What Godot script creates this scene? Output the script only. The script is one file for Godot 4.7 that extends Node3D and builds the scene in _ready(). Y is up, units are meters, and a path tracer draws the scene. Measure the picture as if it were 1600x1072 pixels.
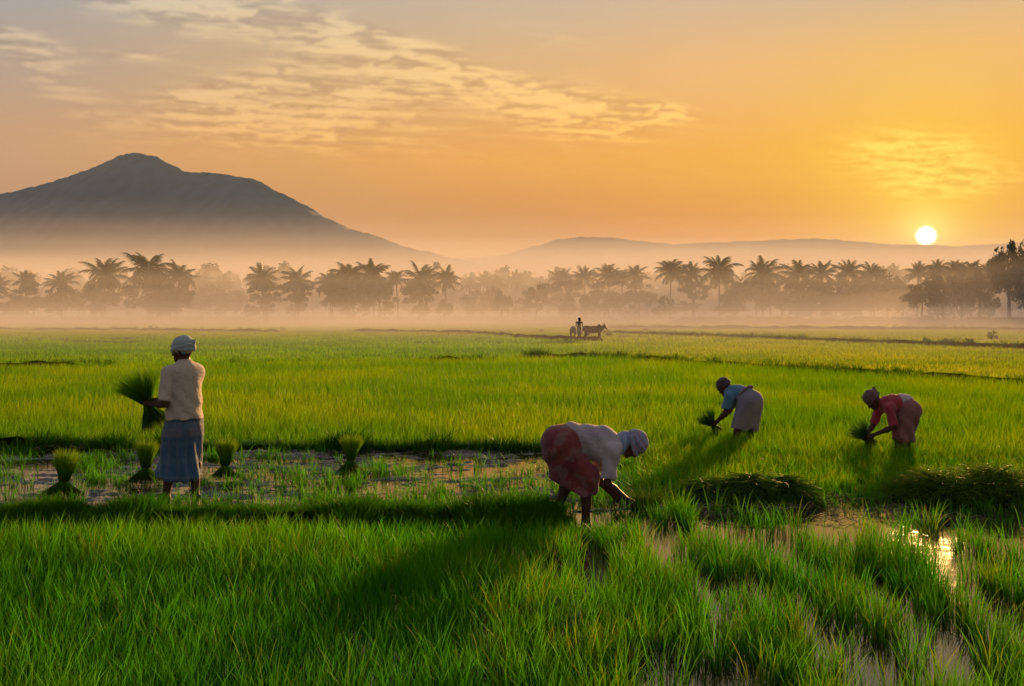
extends Node3D
# Rice transplanting at sunrise. y up, metres, the camera stands at the origin and looks along -z.

const EYE := 1.95          # camera height
const LENS := 1557.0       # focal length in pixels of a 1600 wide picture
const HORIZON := 488.0     # row of the horizon in that picture
const SUN_AZ := 22.57
const SUN_EL := 4.04

var rng := RandomNumberGenerator.new()
var soft := FastNoiseLite.new()
var fine := FastNoiseLite.new()
var used := {}
var leaf_mat: StandardMaterial3D
var blade_mat: StandardMaterial3D
var heap_mat: StandardMaterial3D
var skin_mat: StandardMaterial3D
var cloth_mat: StandardMaterial3D
var bark_mat: StandardMaterial3D
var earth_mat: StandardMaterial3D
var straw_mat: StandardMaterial3D


class Acc:
	var v := PackedVector3Array()
	var n := PackedVector3Array()
	var c := PackedColorArray()
	var i := PackedInt32Array()

	func put(p: Vector3, nn: Vector3, cc: Color) -> int:
		v.append(p)
		n.append(nn)
		c.append(cc)
		return v.size() - 1

	func tri(a: int, b: int, d: int) -> void:
		i.append(a)
		i.append(b)
		i.append(d)

	func mesh(m: Material) -> ArrayMesh:
		var a := []
		a.resize(Mesh.ARRAY_MAX)
		a[Mesh.ARRAY_VERTEX] = v
		a[Mesh.ARRAY_NORMAL] = n
		a[Mesh.ARRAY_COLOR] = c
		a[Mesh.ARRAY_INDEX] = i
		var me := ArrayMesh.new()
		me.add_surface_from_arrays(Mesh.PRIMITIVE_TRIANGLES, a)
		me.surface_set_material(0, m)
		return me


# ---------------------------------------------------------------- naming

func numbered(called: String) -> String:
	if not used.has(called):
		used[called] = 0
		return called
	used[called] += 1
	return "%s_%03d" % [called, used[called]]


func tag(o: Node, label := "", category := "", group := "", kind := "") -> void:
	if label: o.set_meta("label", label)
	if category: o.set_meta("category", category)
	if group: o.set_meta("group", group)
	if kind: o.set_meta("kind", kind)


func thing(called: String, label: String, category: String, at := Vector3.ZERO, turn := 0.0, group := "", kind := "") -> Node3D:
	var o := Node3D.new()
	o.name = numbered(called)
	add_child(o)
	o.position = at
	o.rotation.y = turn
	tag(o, label, category, group, kind)
	return o


func part(called: String, me: Mesh, parent: Node, m: Material = null, kind := "") -> MeshInstance3D:
	var o := MeshInstance3D.new()
	o.mesh = me
	if m: o.material_override = m
	if parent == self:
		o.name = numbered(called)
		add_child(o)
	else:
		o.name = called
		parent.add_child(o, true)
	if kind: o.set_meta("kind", kind)
	return o


func copy_of(o: Node3D, called: String, label: String, at: Vector3, turn: float, size: Vector3, group := "") -> Node3D:
	var r: Node3D = o.duplicate()
	r.name = numbered(called)
	add_child(r)
	r.position = at
	r.rotation.y = turn
	r.scale = size
	r.set_meta("label", label)
	if r.has_meta("group"): r.remove_meta("group")
	if group: r.set_meta("group", group)
	return r


func scatter(called: String, meshes: Array, where: Array, tints: Array, label: String, category: String, m: Material = null) -> Node3D:
	# one mass of plants: copies of a few tufts, shared out between the tuft meshes in turn
	var o := thing(called, label, category, Vector3.ZERO, 0.0, "", "stuff")
	for k in meshes.size():
		var mm := MultiMesh.new()
		mm.transform_format = MultiMesh.TRANSFORM_3D
		mm.use_colors = true
		mm.mesh = meshes[k]
		var total := 0
		for j in range(k, where.size(), meshes.size()): total += 1
		mm.instance_count = total
		var at := 0
		for j in range(k, where.size(), meshes.size()):
			mm.set_instance_transform(at, where[j])
			mm.set_instance_color(at, tints[j])
			at += 1
		var mi := MultiMeshInstance3D.new()
		mi.multimesh = mm
		if m: mi.material_override = m
		mi.name = "tufts"
		mi.set_meta("kind", "stuff")
		o.add_child(mi, true)
	return o


func dist(row: float, h := 0.0) -> float:      # how far a point of height h lies that shows on that row
	return (EYE - h) * LENS / (row - HORIZON)


func across(col: float, z: float) -> float:
	return (col - 800.0) / LENS * z


func tall(row: float, z: float) -> float:
	return EYE + (HORIZON - row) / LENS * z


func on_ground(col: float, row: float) -> Vector3:
	var z := dist(row)
	return Vector3(across(col, z), 0, -z)


func rnd(a: float, b: float) -> float:
	return rng.randf_range(a, b)


func srgb(r: float, g: float, b: float) -> Color:
	return Color(r / 255.0, g / 255.0, b / 255.0).srgb_to_linear()


func material(called: String, base: Color, rough: float, vertex := true) -> StandardMaterial3D:
	var m := StandardMaterial3D.new()
	m.resource_name = called
	m.albedo_color = base.linear_to_srgb()
	m.roughness = rough
	m.vertex_color_use_as_albedo = vertex
	return m


# ---------------------------------------------------------------- sky

func sky_table(delta: float, el: float) -> Color:
	# clear air: rows of colour by elevation, columns by the angle of azimuth from the sun
	var els := [0.0, 4.0, 8.7, 13.3, 17.5, 40.0, 90.0]
	var azs := [0.0, 12.0, 22.5, 37.0, 50.0, 90.0, 180.0]
	var rows := SKY_ROWS
	var i := 0
	while i < 5 and el > els[i + 1]: i += 1
	var j := 0
	while j < 5 and delta > azs[j + 1]: j += 1
	var u := clampf((el - els[i]) / (els[i + 1] - els[i]), 0, 1)
	var w := clampf((delta - azs[j]) / (azs[j + 1] - azs[j]), 0, 1)
	u = lerpf(u, smoothstep(0.0, 1.0, u), 0.4)
	w = lerpf(w, smoothstep(0.0, 1.0, w), 0.4)
	var a: Color = sky_keys[i][j].lerp(sky_keys[i][j + 1], w)
	var b: Color = sky_keys[i + 1][j].lerp(sky_keys[i + 1][j + 1], w)
	return a.lerp(b, u)

var sky_keys := []
const SKY_ROWS := [
	[[236, 140, 44], [228, 140, 70], [214, 146, 100], [204, 146, 112], [196, 144, 118], [188, 148, 134], [165, 142, 140]],
	[[244, 152, 4], [226, 134, 26], [206, 130, 58], [198, 132, 80], [192, 136, 98], [188, 150, 136], [165, 145, 145]],
	[[252, 182, 34], [248, 172, 58], [239, 165, 70], [222, 159, 88], [200, 153, 112], [182, 152, 142], [160, 148, 150]],
	[[244, 186, 100], [240, 184, 116], [226, 178, 120], [204, 168, 128], [178, 158, 142], [170, 156, 152], [152, 148, 156]],
	[[208, 180, 150], [212, 182, 150], [204, 180, 152], [186, 172, 156], [156, 163, 168], [160, 158, 164], [146, 148, 162]],
	[[176, 172, 168], [174, 170, 168], [170, 168, 168], [164, 164, 168], [158, 160, 168], [148, 152, 166], [136, 144, 162]],
	[[142, 150, 166], [142, 150, 166], [142, 150, 166], [142, 150, 166], [142, 150, 166], [142, 150, 166], [142, 150, 166]],
]
var cloud_a := FastNoiseLite.new()
var cloud_b := FastNoiseLite.new()
var cloud_c := FastNoiseLite.new()
# streaks of high cloud: azimuth, elevation, half width, half height, tilt, strength (degrees)
const STREAKS := [
	[-20.0, 9.6, 9.0, 1.5, 0.05, 0.42], [-2.0, 8.6, 9.0, 1.2, -0.05, 0.40], [-22.0, 16.2, 5.0, 1.1, -0.2, 0.75], [-11.0, 10.6, 5.0, 0.9, 0.12, 0.62], [2.0, 15.6, 4.5, 0.7, -0.2, 0.5],
	[-17.5, 16.8, 4.6, 1.7, -0.10, 1.1], [-11.0, 15.4, 5.0, 1.3, -0.22, 1.15], [-5.0, 14.2, 4.6, 1.2, -0.28, 1.0], [-13.0, 12.6, 4.5, 1.5, 0.22, 1.1],
	[-16.5, 11.4, 4.2, 1.2, 0.05, 1.0], [-8.5, 12.2, 3.0, 1.1, 0.35, 1.0], [-27.0, 14.0, 3.4, 0.9, -0.25, 0.95], [-25.0, 12.0, 2.8, 1.2, -0.5, 0.75], [-21.0, 13.6, 2.6, 0.5, 0.05, 0.9], [-5.5, 12.4, 2.4, 1.5, -0.2, 0.7],
	[1.5, 12.3, 5.0, 1.5, -0.16, 0.9], [4.5, 10.6, 5.5, 1.2, -0.1, 0.85], [8.0, 11.4, 4.0, 0.7, -0.16, 0.9], [-9.0, 9.7, 7.0, 1.0, 0.12, 0.5], [22.0, 8.3, 4.4, 1.7, -0.1, 1.2], [24.0, 6.6, 3.6, 0.8, 0.05, 0.7], [12.0, 7.2, 6.0, 0.9, -0.04, 0.35],
]

func sky_color(az: float, el: float, detail: bool) -> Color:
	var delta := absf(wrapf(az - SUN_AZ, -180.0, 180.0))
	var c := sky_table(delta, maxf(el, 0.0))
	var dx := wrapf(az - SUN_AZ, -180.0, 180.0) * cos(deg_to_rad(el))
	var r := sqrt(dx * dx + (el - SUN_EL) * (el - SUN_EL))
	# high cloud on a sheet far above: the farther, the flatter
	if el > 1.0 and el < 80.0:
		var t := 1.0 / tan(deg_to_rad(el + 2.5))
		var sx := sin(deg_to_rad(az)) * t
		var sz := cos(deg_to_rad(az)) * t
		var cover := 0.0
		for s in STREAKS:
			var ax: float = (wrapf(az - s[0], -180, 180))
			if absf(ax) > s[2] * 2.6: continue
			var ay: float = el - s[1] - ax * s[4]
			ax /= s[2]
			ay /= s[3]
			cover += s[5] * exp(-ax * ax - ay * ay)
		var far_off := smoothstep(30.0, 42.0, absf(az)) + smoothstep(17.0, 24.0, el)
		if far_off > 0.0:
			cover = lerpf(cover, maxf(0.0, cloud_c.get_noise_2d(sx * 22.0, sz * 22.0) * 1.6 + 0.1), minf(far_off, 1.0))
		cover = minf(cover, 1.25)
		var warp := cloud_c.get_noise_2d(sx * 60.0, sz * 60.0) * 0.25
		var a := cloud_a.get_noise_2d((sx + sz * 0.5 + warp) * 62.0, (sz - sx * 0.3) * 110.0) * 0.64 + 0.5
		if detail:
			a += cloud_b.get_noise_2d((sx + sz * 0.65 + warp * 0.6) * 190.0, (sz - sx * 0.35) * 300.0) * 0.24
		var k := smoothstep(0.22, 1.0, a * (0.38 + cover * 0.85)) * minf(cover * 1.15, 1.0)
		var glow := exp(-delta / 26.0)
		var lit := c * 1.16 + Color(0.17, 0.105, 0.040) + Color(0.03, 0.12, 0.02) * glow
		lit = lit.lerp(srgb(255, 214, 104), glow * 0.35)
		c = c.lerp(lit, k * 0.85)
		# a thin darker veil under the thickest cloud
		var veil := smoothstep(0.5, 1.1, cover) * smoothstep(0.62, 0.25, a)
		c = c.lerp(c * Color(0.82, 0.78, 0.76), veil * 0.6)
	c += Color(0.25, 0.40, 0.03) * exp(-r / 3.4) * 1.1
	c += Color(0.15, 0.30, 0.16) * exp(-r * r / 1.6)
	c += Color(2.8, 2.6, 2.3) * smoothstep(0.53, 0.45, r)
	c.a = 1.0
	return c


func make_sky() -> ImageTexture:
	for row in SKY_ROWS:
		var line := []
		for k in row: line.append(srgb(k[0], k[1], k[2]))
		sky_keys.append(line)
	for q in [[cloud_a, 11, 4], [cloud_b, 12, 3], [cloud_c, 13, 3]]:
		q[0].seed = q[1]
		q[0].noise_type = FastNoiseLite.TYPE_SIMPLEX_SMOOTH
		q[0].frequency = 0.05
		q[0].fractal_octaves = q[2]
	var w0 := 1024
	var im := Image.create_empty(w0, w0 / 2, false, Image.FORMAT_RGBF)
	for y in w0 / 2:
		var el := 90.0 - (y + 0.5) / (w0 / 2) * 180.0
		for x in w0:
			if el < -0.6:
				im.set_pixel(x, y, Color(0.30, 0.20, 0.13))
			else:
				im.set_pixel(x, y, sky_color(wrapf((x + 0.5) / w0 * 360.0, -180.0, 180.0), el, false))
	var w := 4096
	im.resize(w, w / 2, Image.INTERPOLATE_CUBIC)
	for y in range(w / 4 - 250, w / 4 + 1):
		var el := 90.0 - (y + 0.5) / (w / 2) * 180.0
		for x in range(-370, 371):
			im.set_pixel(posmod(x, w), y, sky_color((x + 0.5) / w * 360.0, el, true))
	return ImageTexture.create_from_image(im)


func mist(at: Vector3, size: Vector3, density: float, round := false, label := "pale morning mist lying over the fields") -> void:
	var f := FogVolume.new()
	f.name = numbered("morning_mist")
	f.shape = RenderingServer.FOG_VOLUME_SHAPE_ELLIPSOID if round else RenderingServer.FOG_VOLUME_SHAPE_BOX
	f.size = size
	f.position = at
	var m := FogMaterial.new()
	m.resource_name = "mist"
	m.density = density
	m.albedo = Color(1.0, 0.97, 0.945)
	f.material = m
	add_child(f)
	tag(f, label, "mist", "banks of morning mist", "stuff")


# ---------------------------------------------------------------- plants

func blade(acc: Acc, base: Vector3, dir: Vector3, h: float, bend: float, w: float, seg: int, low: Color, mid: Color, tip: Color, up := Vector3.UP) -> void:
	var yaw := rng.randf() * TAU
	var e1 := up.cross(Vector3(0.31, 0.2, 0.93)).normalized()
	var e2 := up.cross(e1)
	var side := e1 * cos(yaw) + e2 * sin(yaw)
	var last_l := -1
	var last_r := -1
	for s in seg + 1:
		var t := float(s) / seg
		var p := base + up * (h * (t - 0.35 * bend * t * t)) + dir * (h * bend * t * t)
		var tangent := (up * (1.0 - 0.7 * bend * t) + dir * (2.0 * bend * t)).normalized()
		var nn := tangent.cross(side).normalized()
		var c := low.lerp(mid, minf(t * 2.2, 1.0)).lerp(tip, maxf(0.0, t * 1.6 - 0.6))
		if s == seg:
			var k := acc.put(p, nn, c)
			acc.tri(last_l, last_r, k)
		else:
			var ww := w * 0.5 * (1.0 - 0.75 * t * t)
			var l := acc.put(p - side * ww, nn, c)
			var r := acc.put(p + side * ww, nn, c)
			if s > 0:
				acc.tri(last_l, last_r, l)
				acc.tri(l, last_r, r)
			last_l = l
			last_r = r


func tuft(n: int, radius: float, h0: float, h1: float, w: float, bend: float, seg: int, low: Color, mid: Color, tip: Color, m: Material) -> ArrayMesh:
	var acc := Acc.new()
	for k in n:
		var a := rng.randf() * TAU
		var r := radius * sqrt(rng.randf())
		var out := Vector3(cos(a), 0, sin(a))
		var dir := (out + Vector3(rnd(-0.8, 0.8), 0, rnd(-0.8, 0.8))).normalized()
		var v := rnd(0.75, 1.25)
		blade(acc, out * r, dir, rnd(h0, h1), rnd(0.05, bend), w * rnd(0.7, 1.25), seg, low, mid * Color(v, v * rnd(0.92, 1.05), v), tip * Color(v * rnd(0.8, 1.3), v, v))
	return acc.mesh(m)


func tube(acc: Acc, pts: Array, radii: Array, sides: int, col: Color) -> void:
	var first := -1
	for k in pts.size():
		var d: Vector3 = (pts[mini(k + 1, pts.size() - 1)] - pts[maxi(k - 1, 0)]).normalized()
		var e1 := d.cross(Vector3(0.3, 0.1, 0.95) if absf(d.z) < 0.9 else Vector3.RIGHT).normalized()
		var e2 := d.cross(e1)
		for s in sides:
			var a := TAU * s / sides
			var nn := e1 * cos(a) + e2 * sin(a)
			var v := 0.85 + 0.3 * fine.get_noise_3dv((pts[k] + nn) * 20.0)
			var id := acc.put(pts[k] + nn * radii[k], nn, col * Color(v, v, v))
			if k == 0 and s == 0: first = id
	for k in pts.size() - 1:
		for s in sides:
			var a := first + k * sides + s
			var b := first + k * sides + (s + 1) % sides
			acc.tri(a, a + sides, b)
			acc.tri(b, a + sides, b + sides)


func frond(droop: float) -> ArrayMesh:
	# one palm leaf of length 1 along +x, its leaflets hanging on both sides of the stalk
	var acc := Acc.new()
	var green := Color(0.060, 0.075, 0.018)
	var pts := []
	var radii := []
	var dirs := []
	var p := Vector3.ZERO
	var n := 14
	for k in n + 1:
		var t := float(k) / n
		var a := 0.12 - droop * t * t * 1.15
		var d := Vector3(cos(a), sin(a), 0)
		pts.append(p)
		radii.append(lerpf(0.014, 0.003, t))
		dirs.append(d)
		p += d / n
	tube(acc, pts, radii, 4, Color(0.09, 0.09, 0.03))
	for k in range(2, n * 2 + 1):
		var t := float(k) / (n * 2)
		var q: Vector3 = pts[k / 2] if k % 2 == 0 else (pts[k / 2] + pts[mini(k / 2 + 1, n)]) * 0.5
		var d: Vector3 = dirs[mini(k / 2, n)]
		var long := (0.10 + 0.20 * sin(minf(t * 1.15, 1.0) * PI * 0.92)) * rnd(0.85, 1.1)
		for s in [-1.0, 1.0]:
			var out: Vector3 = (d * rnd(0.45, 0.75) + Vector3(0, rnd(-0.75, -0.2), 0) + Vector3(0, 0, s) * 0.9).normalized()
			var wide: Vector3 = d * 0.021
			var v := rnd(0.7, 1.3)
			var c := green * Color(v, v, v)
			var nn: Vector3 = out.cross(d).normalized()
			var a0 := acc.put(q - wide, nn, c)
			var a1 := acc.put(q + wide, nn, c)
			var m := q + out * long * 0.55
			var a2 := acc.put(m - wide * 0.8, nn, c)
			var a3 := acc.put(m + wide * 0.8, nn, c)
			var a4 := acc.put(q + (out + Vector3(0, -0.22, 0)) * long, nn, c)
			acc.tri(a0, a1, a2)
			acc.tri(a2, a1, a3)
			acc.tri(a2, a3, a4)
	return acc.mesh(leaf_mat)

var fronds := []
var trunk_kinds := []

func palm(label: String, col: float, top_row: float, z: float, spread: float, group := "", bare := 0.0) -> void:
	var top := tall(top_row, z)
	var h := maxf(top - spread * 0.72, 2.5)
	var o := thing("palm_tree", label, "palm tree", Vector3(across(col, z), 0, -z), rng.randf() * TAU, group)
	var lean := Vector3(rnd(-0.5, 0.5), 0, rnd(-0.5, 0.5))
	var acc := Acc.new()
	var pts := []
	var radii := []
	for k in 8:
		var t := k / 7.0
		pts.append(Vector3(lean.x * t * t, h * t, lean.z * t * t))
		radii.append(lerpf(0.20, 0.13, t) + (0.10 if k == 0 else 0.0))
	tube(acc, pts, radii, 7, Color(0.10, 0.075, 0.055))
	part("trunk", acc.mesh(bark_mat), o)
	var head: Vector3 = pts[7]
	var n := 25
	for k in n:
		var t := float(k) / (n - 1)
		var f := part("frond", fronds[rng.randi() % fronds.size()], o)
		var pitch := lerpf(1.35, -0.62, pow(t, 0.85)) + rnd(-0.12, 0.12)
		f.position = head + Vector3(0, rnd(-0.15, 0.2), 0)
		f.basis = Basis(Vector3.UP, k * 2.4 + rnd(-0.3, 0.3)) * Basis(Vector3.BACK, pitch) * Basis(Vector3.RIGHT, rnd(-0.4, 0.4))
		var s := spread * rnd(0.85, 1.1) * (0.85 if t < 0.2 else 1.0)
		f.scale = Vector3(s, s, s)


func leafy(n: int, flat: float, lumps: int, size: float) -> ArrayMesh:
	# a crown of radius about 1: leaf sprays spread through uneven lumps, gaps between
	var acc := Acc.new()
	var cs := []
	for k in lumps:
		var a := k * 2.4 + rnd(-0.6, 0.6)
		var e := rnd(-0.75, 1.0)
		var r := sqrt(maxf(0.0, 1.0 - e * e * 0.8)) * rnd(0.35, 0.95)
		cs.append([Vector3(cos(a) * r, e * flat * rnd(0.7, 1.0), sin(a) * r), rnd(0.12, 0.30)])
	for k in n:
		var q: Array = cs[rng.randi() % cs.size()]
		var d: Vector3 = Vector3(rng.randfn(), rng.randfn() * 0.75, rng.randfn()).normalized() * pow(rng.randf(), 0.45) * q[1]
		var p: Vector3 = q[0] + d
		var a := Vector3(rng.randfn(), rng.randfn() * 0.6, rng.randfn()).normalized()
		var b := a.cross(Vector3(rng.randfn(), rng.randfn(), rng.randfn())).normalized()
		var s := size * rnd(0.6, 1.3)
		var nn := a.cross(b)
		var v := rnd(0.6, 1.4)
		var c := Color(0.050 * v * rnd(0.8, 1.3), 0.062 * v, 0.018 * v)
		var i0 := acc.put(p - a * s, nn, c)
		var i1 := acc.put(p + b * s * 0.45, nn, c)
		var i2 := acc.put(p + a * s, nn, c)
		var i3 := acc.put(p - b * s * 0.45, nn, c)
		acc.tri(i0, i1, i2)
		acc.tri(i0, i2, i3)
	return acc.mesh(leaf_mat)

var crowns := []

func tree(called: String, label: String, col: float, top_row: float, z: float, half_px: float, low_row: float, category := "tree", group := "", base_row := 0.0) -> void:
	# crown between two rows, half_px wide on either side; the trunk reaches the ground
	var top := tall(top_row, z)
	var low := maxf(tall(low_row, z), 0.02)
	var wide := half_px / LENS * z
	var mid := (top + low) / 2.0
	var o := thing(called, label, category, Vector3(across(col, z), 0, -z), rng.randf() * TAU, group)
	var acc := Acc.new()
	var r0 := clampf(top * 0.022, 0.06, 0.34)
	var bend := Vector3(rnd(-0.4, 0.4), 0, rnd(-0.4, 0.4)) * top * 0.05
	var fork := Vector3(bend.x, lerpf(low, mid, 0.35), bend.z)
	tube(acc, [Vector3(0, -0.1, 0), Vector3(bend.x * 0.2, fork.y * 0.3, bend.z * 0.2), Vector3(bend.x * 0.6, fork.y * 0.65, bend.z * 0.6), fork], [r0 * 1.5, r0 * 1.05, r0 * 0.9, r0 * 0.75], 7, Color(0.075, 0.058, 0.045))
	for k in 7:
		var a := k * 0.9 + rnd(-0.3, 0.3)
		var e := Vector3(cos(a) * wide * rnd(0.4, 0.75), lerpf(mid, top, rnd(0.0, 0.75)), sin(a) * wide * rnd(0.4, 0.75))
		tube(acc, [fork, fork.lerp(e, 0.5) + Vector3(0, (top - low) * 0.06, 0), e], [r0 * 0.6, r0 * 0.35, r0 * 0.1], 5, Color(0.075, 0.058, 0.045))
	part("trunk", acc.mesh(bark_mat), o)
	var c := part("crown", crowns[rng.randi() % crowns.size()], o, null, "stuff")
	var box := c.mesh.get_aabb()
	var sy := (top - low) / box.size.y
	c.position = Vector3(bend.x, low - box.position.y * sy, bend.z)
	c.scale = Vector3(wide, sy, wide)


# ---------------------------------------------------------------- soft bodies: distance fields and surface nets

func bone(a: Vector3, b: Vector3, ra: float, rb: float, k := 0.03, axis := Vector3.ZERO, sc := 1.0, cap := 0) -> Array:
	return [a, b, ra, rb, k, axis, sc, cap]


func nets(acc: Acc, bones: Array, cell: float, tint: Callable, bump = null, cuts := []) -> void:
	var lo := Vector3(1e9, 1e9, 1e9)
	var hi := -lo
	for q in bones:
		var r: float = maxf(q[2], q[3]) + cell * 3.0 + (0.01 if bump != null else 0.0)
		for e in [q[0], q[1]]:
			lo = lo.min(e - Vector3(r, r, r))
			hi = hi.max(e + Vector3(r, r, r))
	var nx := int((hi.x - lo.x) / cell) + 2
	var ny := int((hi.y - lo.y) / cell) + 2
	var nz := int((hi.z - lo.z) / cell) + 2
	var nxy := nx * ny
	var d := PackedFloat32Array()
	d.resize(nxy * nz)
	d.fill(1.0)
	for q in bones:
		var a: Vector3 = q[0]
		var ab: Vector3 = q[1] - a
		var l2 := maxf(ab.length_squared(), 1e-9)
		var inv := 1.0 / l2
		var leng := sqrt(l2)
		var ra: float = q[2]
		var dr: float = q[3] - ra
		var k: float = q[4]
		var ax: Vector3 = q[5]
		var sc: float = q[6] - 1.0
		var cap: int = q[7]
		var pad: float = maxf(q[2], q[3]) + k + cell * 2.5
		var pv := Vector3(pad, pad, pad)
		var b0 := ((a.min(q[1]) - pv - lo) / cell).floor().max(Vector3.ZERO)
		var b1 := ((a.max(q[1]) + pv - lo) / cell).ceil().min(Vector3(nx - 1, ny - 1, nz - 1))
		for z in range(int(b0.z), int(b1.z) + 1):
			for y in range(int(b0.y), int(b1.y) + 1):
				var row := z * nxy + y * nx
				var ap := lo + Vector3(b0.x, y, z) * cell - a
				for x in range(int(b0.x), int(b1.x) + 1):
					var raw := ap.dot(ab) * inv
					var t := clampf(raw, 0.0, 1.0)
					var v := ap - ab * t
					if sc != 0.0: v += ax * (v.dot(ax) * sc)
					var e := v.length() - ra - dr * t
					if cap: e = maxf(e, (raw - 1.0) * leng)
					if cap == 2: e = maxf(e, -raw * leng)
					var o := d[row + x]
					var h := k - absf(o - e)
					d[row + x] = minf(o, e) - (h * h / (4.0 * k) if h > 0.0 else 0.0)
					ap.x += cell
	var near := cell * 2.5
	if bump != null or cuts.size():
		for z in nz:
			for y in ny:
				var row := z * nxy + y * nx
				for x in nx:
					var o := d[row + x]
					if o > near or o < -near * 2.0: continue
					var p := lo + Vector3(x, y, z) * cell
					if bump != null: o += bump.call(p)
					for c in cuts: o = maxf(o, c.distance_to(p))
					d[row + x] = o
		for c in cuts:
			for z in nz:
				for y in ny:
					var row := z * nxy + y * nx
					for x in nx:
						if d[row + x] < -near: d[row + x] = maxf(d[row + x], c.distance_to(lo + Vector3(x, y, z) * cell))
	var ids := PackedInt32Array()
	ids.resize(nxy * nz)
	ids.fill(-1)
	var start := acc.v.size()
	var offs := [0, 1, nx, nx + 1, nxy, nxy + 1, nxy + nx, nxy + nx + 1]
	var edges := [[0, 1], [2, 3], [4, 5], [6, 7], [0, 2], [1, 3], [4, 6], [5, 7], [0, 4], [1, 5], [2, 6], [3, 7]]
	var corner := []
	for k in 8: corner.append(Vector3(k & 1, (k >> 1) & 1, k >> 2))
	var used_cells := PackedInt32Array()
	for z in nz - 1:
		for y in ny - 1:
			var at := z * nxy + y * nx
			for x in nx - 1:
				var i0 := at + x
				var o := d[i0]
				if o > near or o < -near: continue
				var inside := 0
				for k in 8:
					if d[i0 + offs[k]] < 0.0: inside += 1
				if inside == 0 or inside == 8: continue
				var sum := Vector3.ZERO
				var cnt := 0
				for e in edges:
					var da := d[i0 + offs[e[0]]]
					var db := d[i0 + offs[e[1]]]
					if (da < 0.0) != (db < 0.0):
						sum += corner[e[0]].lerp(corner[e[1]], da / (da - db))
						cnt += 1
				var p := lo + (Vector3(x, y, z) + sum / cnt) * cell
				ids[i0] = acc.put(p, Vector3.ZERO, tint.call(p))
				used_cells.append(i0)
	var first := acc.i.size()
	for i0 in used_cells:
		for axis in 3:
			var step: int = [1, nx, nxy][axis]
			var u: int = [nx, nxy, 1][axis]
			var w: int = [nxy, 1, nx][axis]
			if i0 - u - w < 0 or i0 + step >= d.size(): continue
			var s0 := d[i0] < 0.0
			if s0 == (d[i0 + step] < 0.0): continue
			var a := ids[i0]
			var b := ids[i0 - u]
			var c := ids[i0 - u - w]
			var e := ids[i0 - w]
			if b < 0 or c < 0 or e < 0: continue
			if s0:
				acc.tri(a, c, b)
				acc.tri(a, e, c)
			else:
				acc.tri(a, b, c)
				acc.tri(a, c, e)
	for k in range(first, acc.i.size(), 3):
		var p0 := acc.v[acc.i[k]]
		var nn := (acc.v[acc.i[k + 2]] - p0).cross(acc.v[acc.i[k + 1]] - p0)
		for j in 3: acc.n[acc.i[k + j]] += nn
	for k in range(start, acc.v.size()): acc.n[k] = acc.n[k].normalized()


# ---------------------------------------------------------------- people

func head(acc: Acc, c: Vector3, f: Vector3, u: Vector3, neck: Vector3, skin: Color, cell := 0.007) -> void:
	f = f.normalized()
	u = (u - f * u.dot(f)).normalized()
	var s := f.cross(u)
	var at := func(x: float, y: float, z: float) -> Vector3: return c + f * x + u * y + s * z
	var b := []
	b.append(bone(at.call(-0.025, 0.035, 0), at.call(0.02, 0.035, 0), 0.088, 0.084, 0.02, s, 1.18))
	b.append(bone(at.call(0.035, -0.01, 0), at.call(0.055, -0.075, 0), 0.056, 0.036, 0.03, s, 1.1))
	b.append(bone(at.call(0.07, -0.088, 0), at.call(0.074, -0.09, 0), 0.022, 0.022, 0.02))
	b.append(bone(at.call(0.092, 0.015, 0), at.call(0.113, -0.026, 0), 0.009, 0.014, 0.012))
	b.append(bone(at.call(0.100, -0.030, -0.012), at.call(0.100, -0.030, 0.012), 0.010, 0.010, 0.010))
	b.append(bone(at.call(0.084, 0.034, -0.035), at.call(0.084, 0.034, 0.035), 0.013, 0.013, 0.015))
	b.append(bone(at.call(0.088, -0.055, -0.016), at.call(0.088, -0.055, 0.016), 0.010, 0.010, 0.008))
	b.append(bone(at.call(0.084, -0.068, -0.014), at.call(0.084, -0.068, 0.014), 0.011, 0.011, 0.008))
	for k in [-1.0, 1.0]:
		b.append(bone(at.call(0.052, -0.022, k * 0.042), at.call(0.06, -0.03, k * 0.035), 0.022, 0.02, 0.02))
		b.append(bone(at.call(0.0, 0.012, k * 0.078), at.call(-0.006, -0.026, k * 0.074), 0.022, 0.015, 0.01, s, 2.0))
		b.append(bone(at.call(0.080, 0.012, k * 0.031), at.call(0.080, 0.012, k * 0.032), 0.012, 0.012, 0.004))
	b.append(bone(neck, at.call(-0.02, -0.055, 0), 0.062, 0.054, 0.03))
	var eyes := [at.call(0.087, 0.012, 0.032), at.call(0.087, 0.012, -0.032)]
	var mouth: Vector3 = at.call(0.096, -0.061, 0)
	var tint := func(p: Vector3) -> Color:
		for e in eyes:
			var q: float = p.distance_to(e)
			if q < 0.008: return Color(0.01, 0.008, 0.008)
			if q < 0.013: return Color(0.28, 0.24, 0.21)
		if p.distance_to(mouth) < 0.018: return skin * Color(1.25, 0.8, 0.8)
		return skin
	nets(acc, b, cell, tint)


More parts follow.
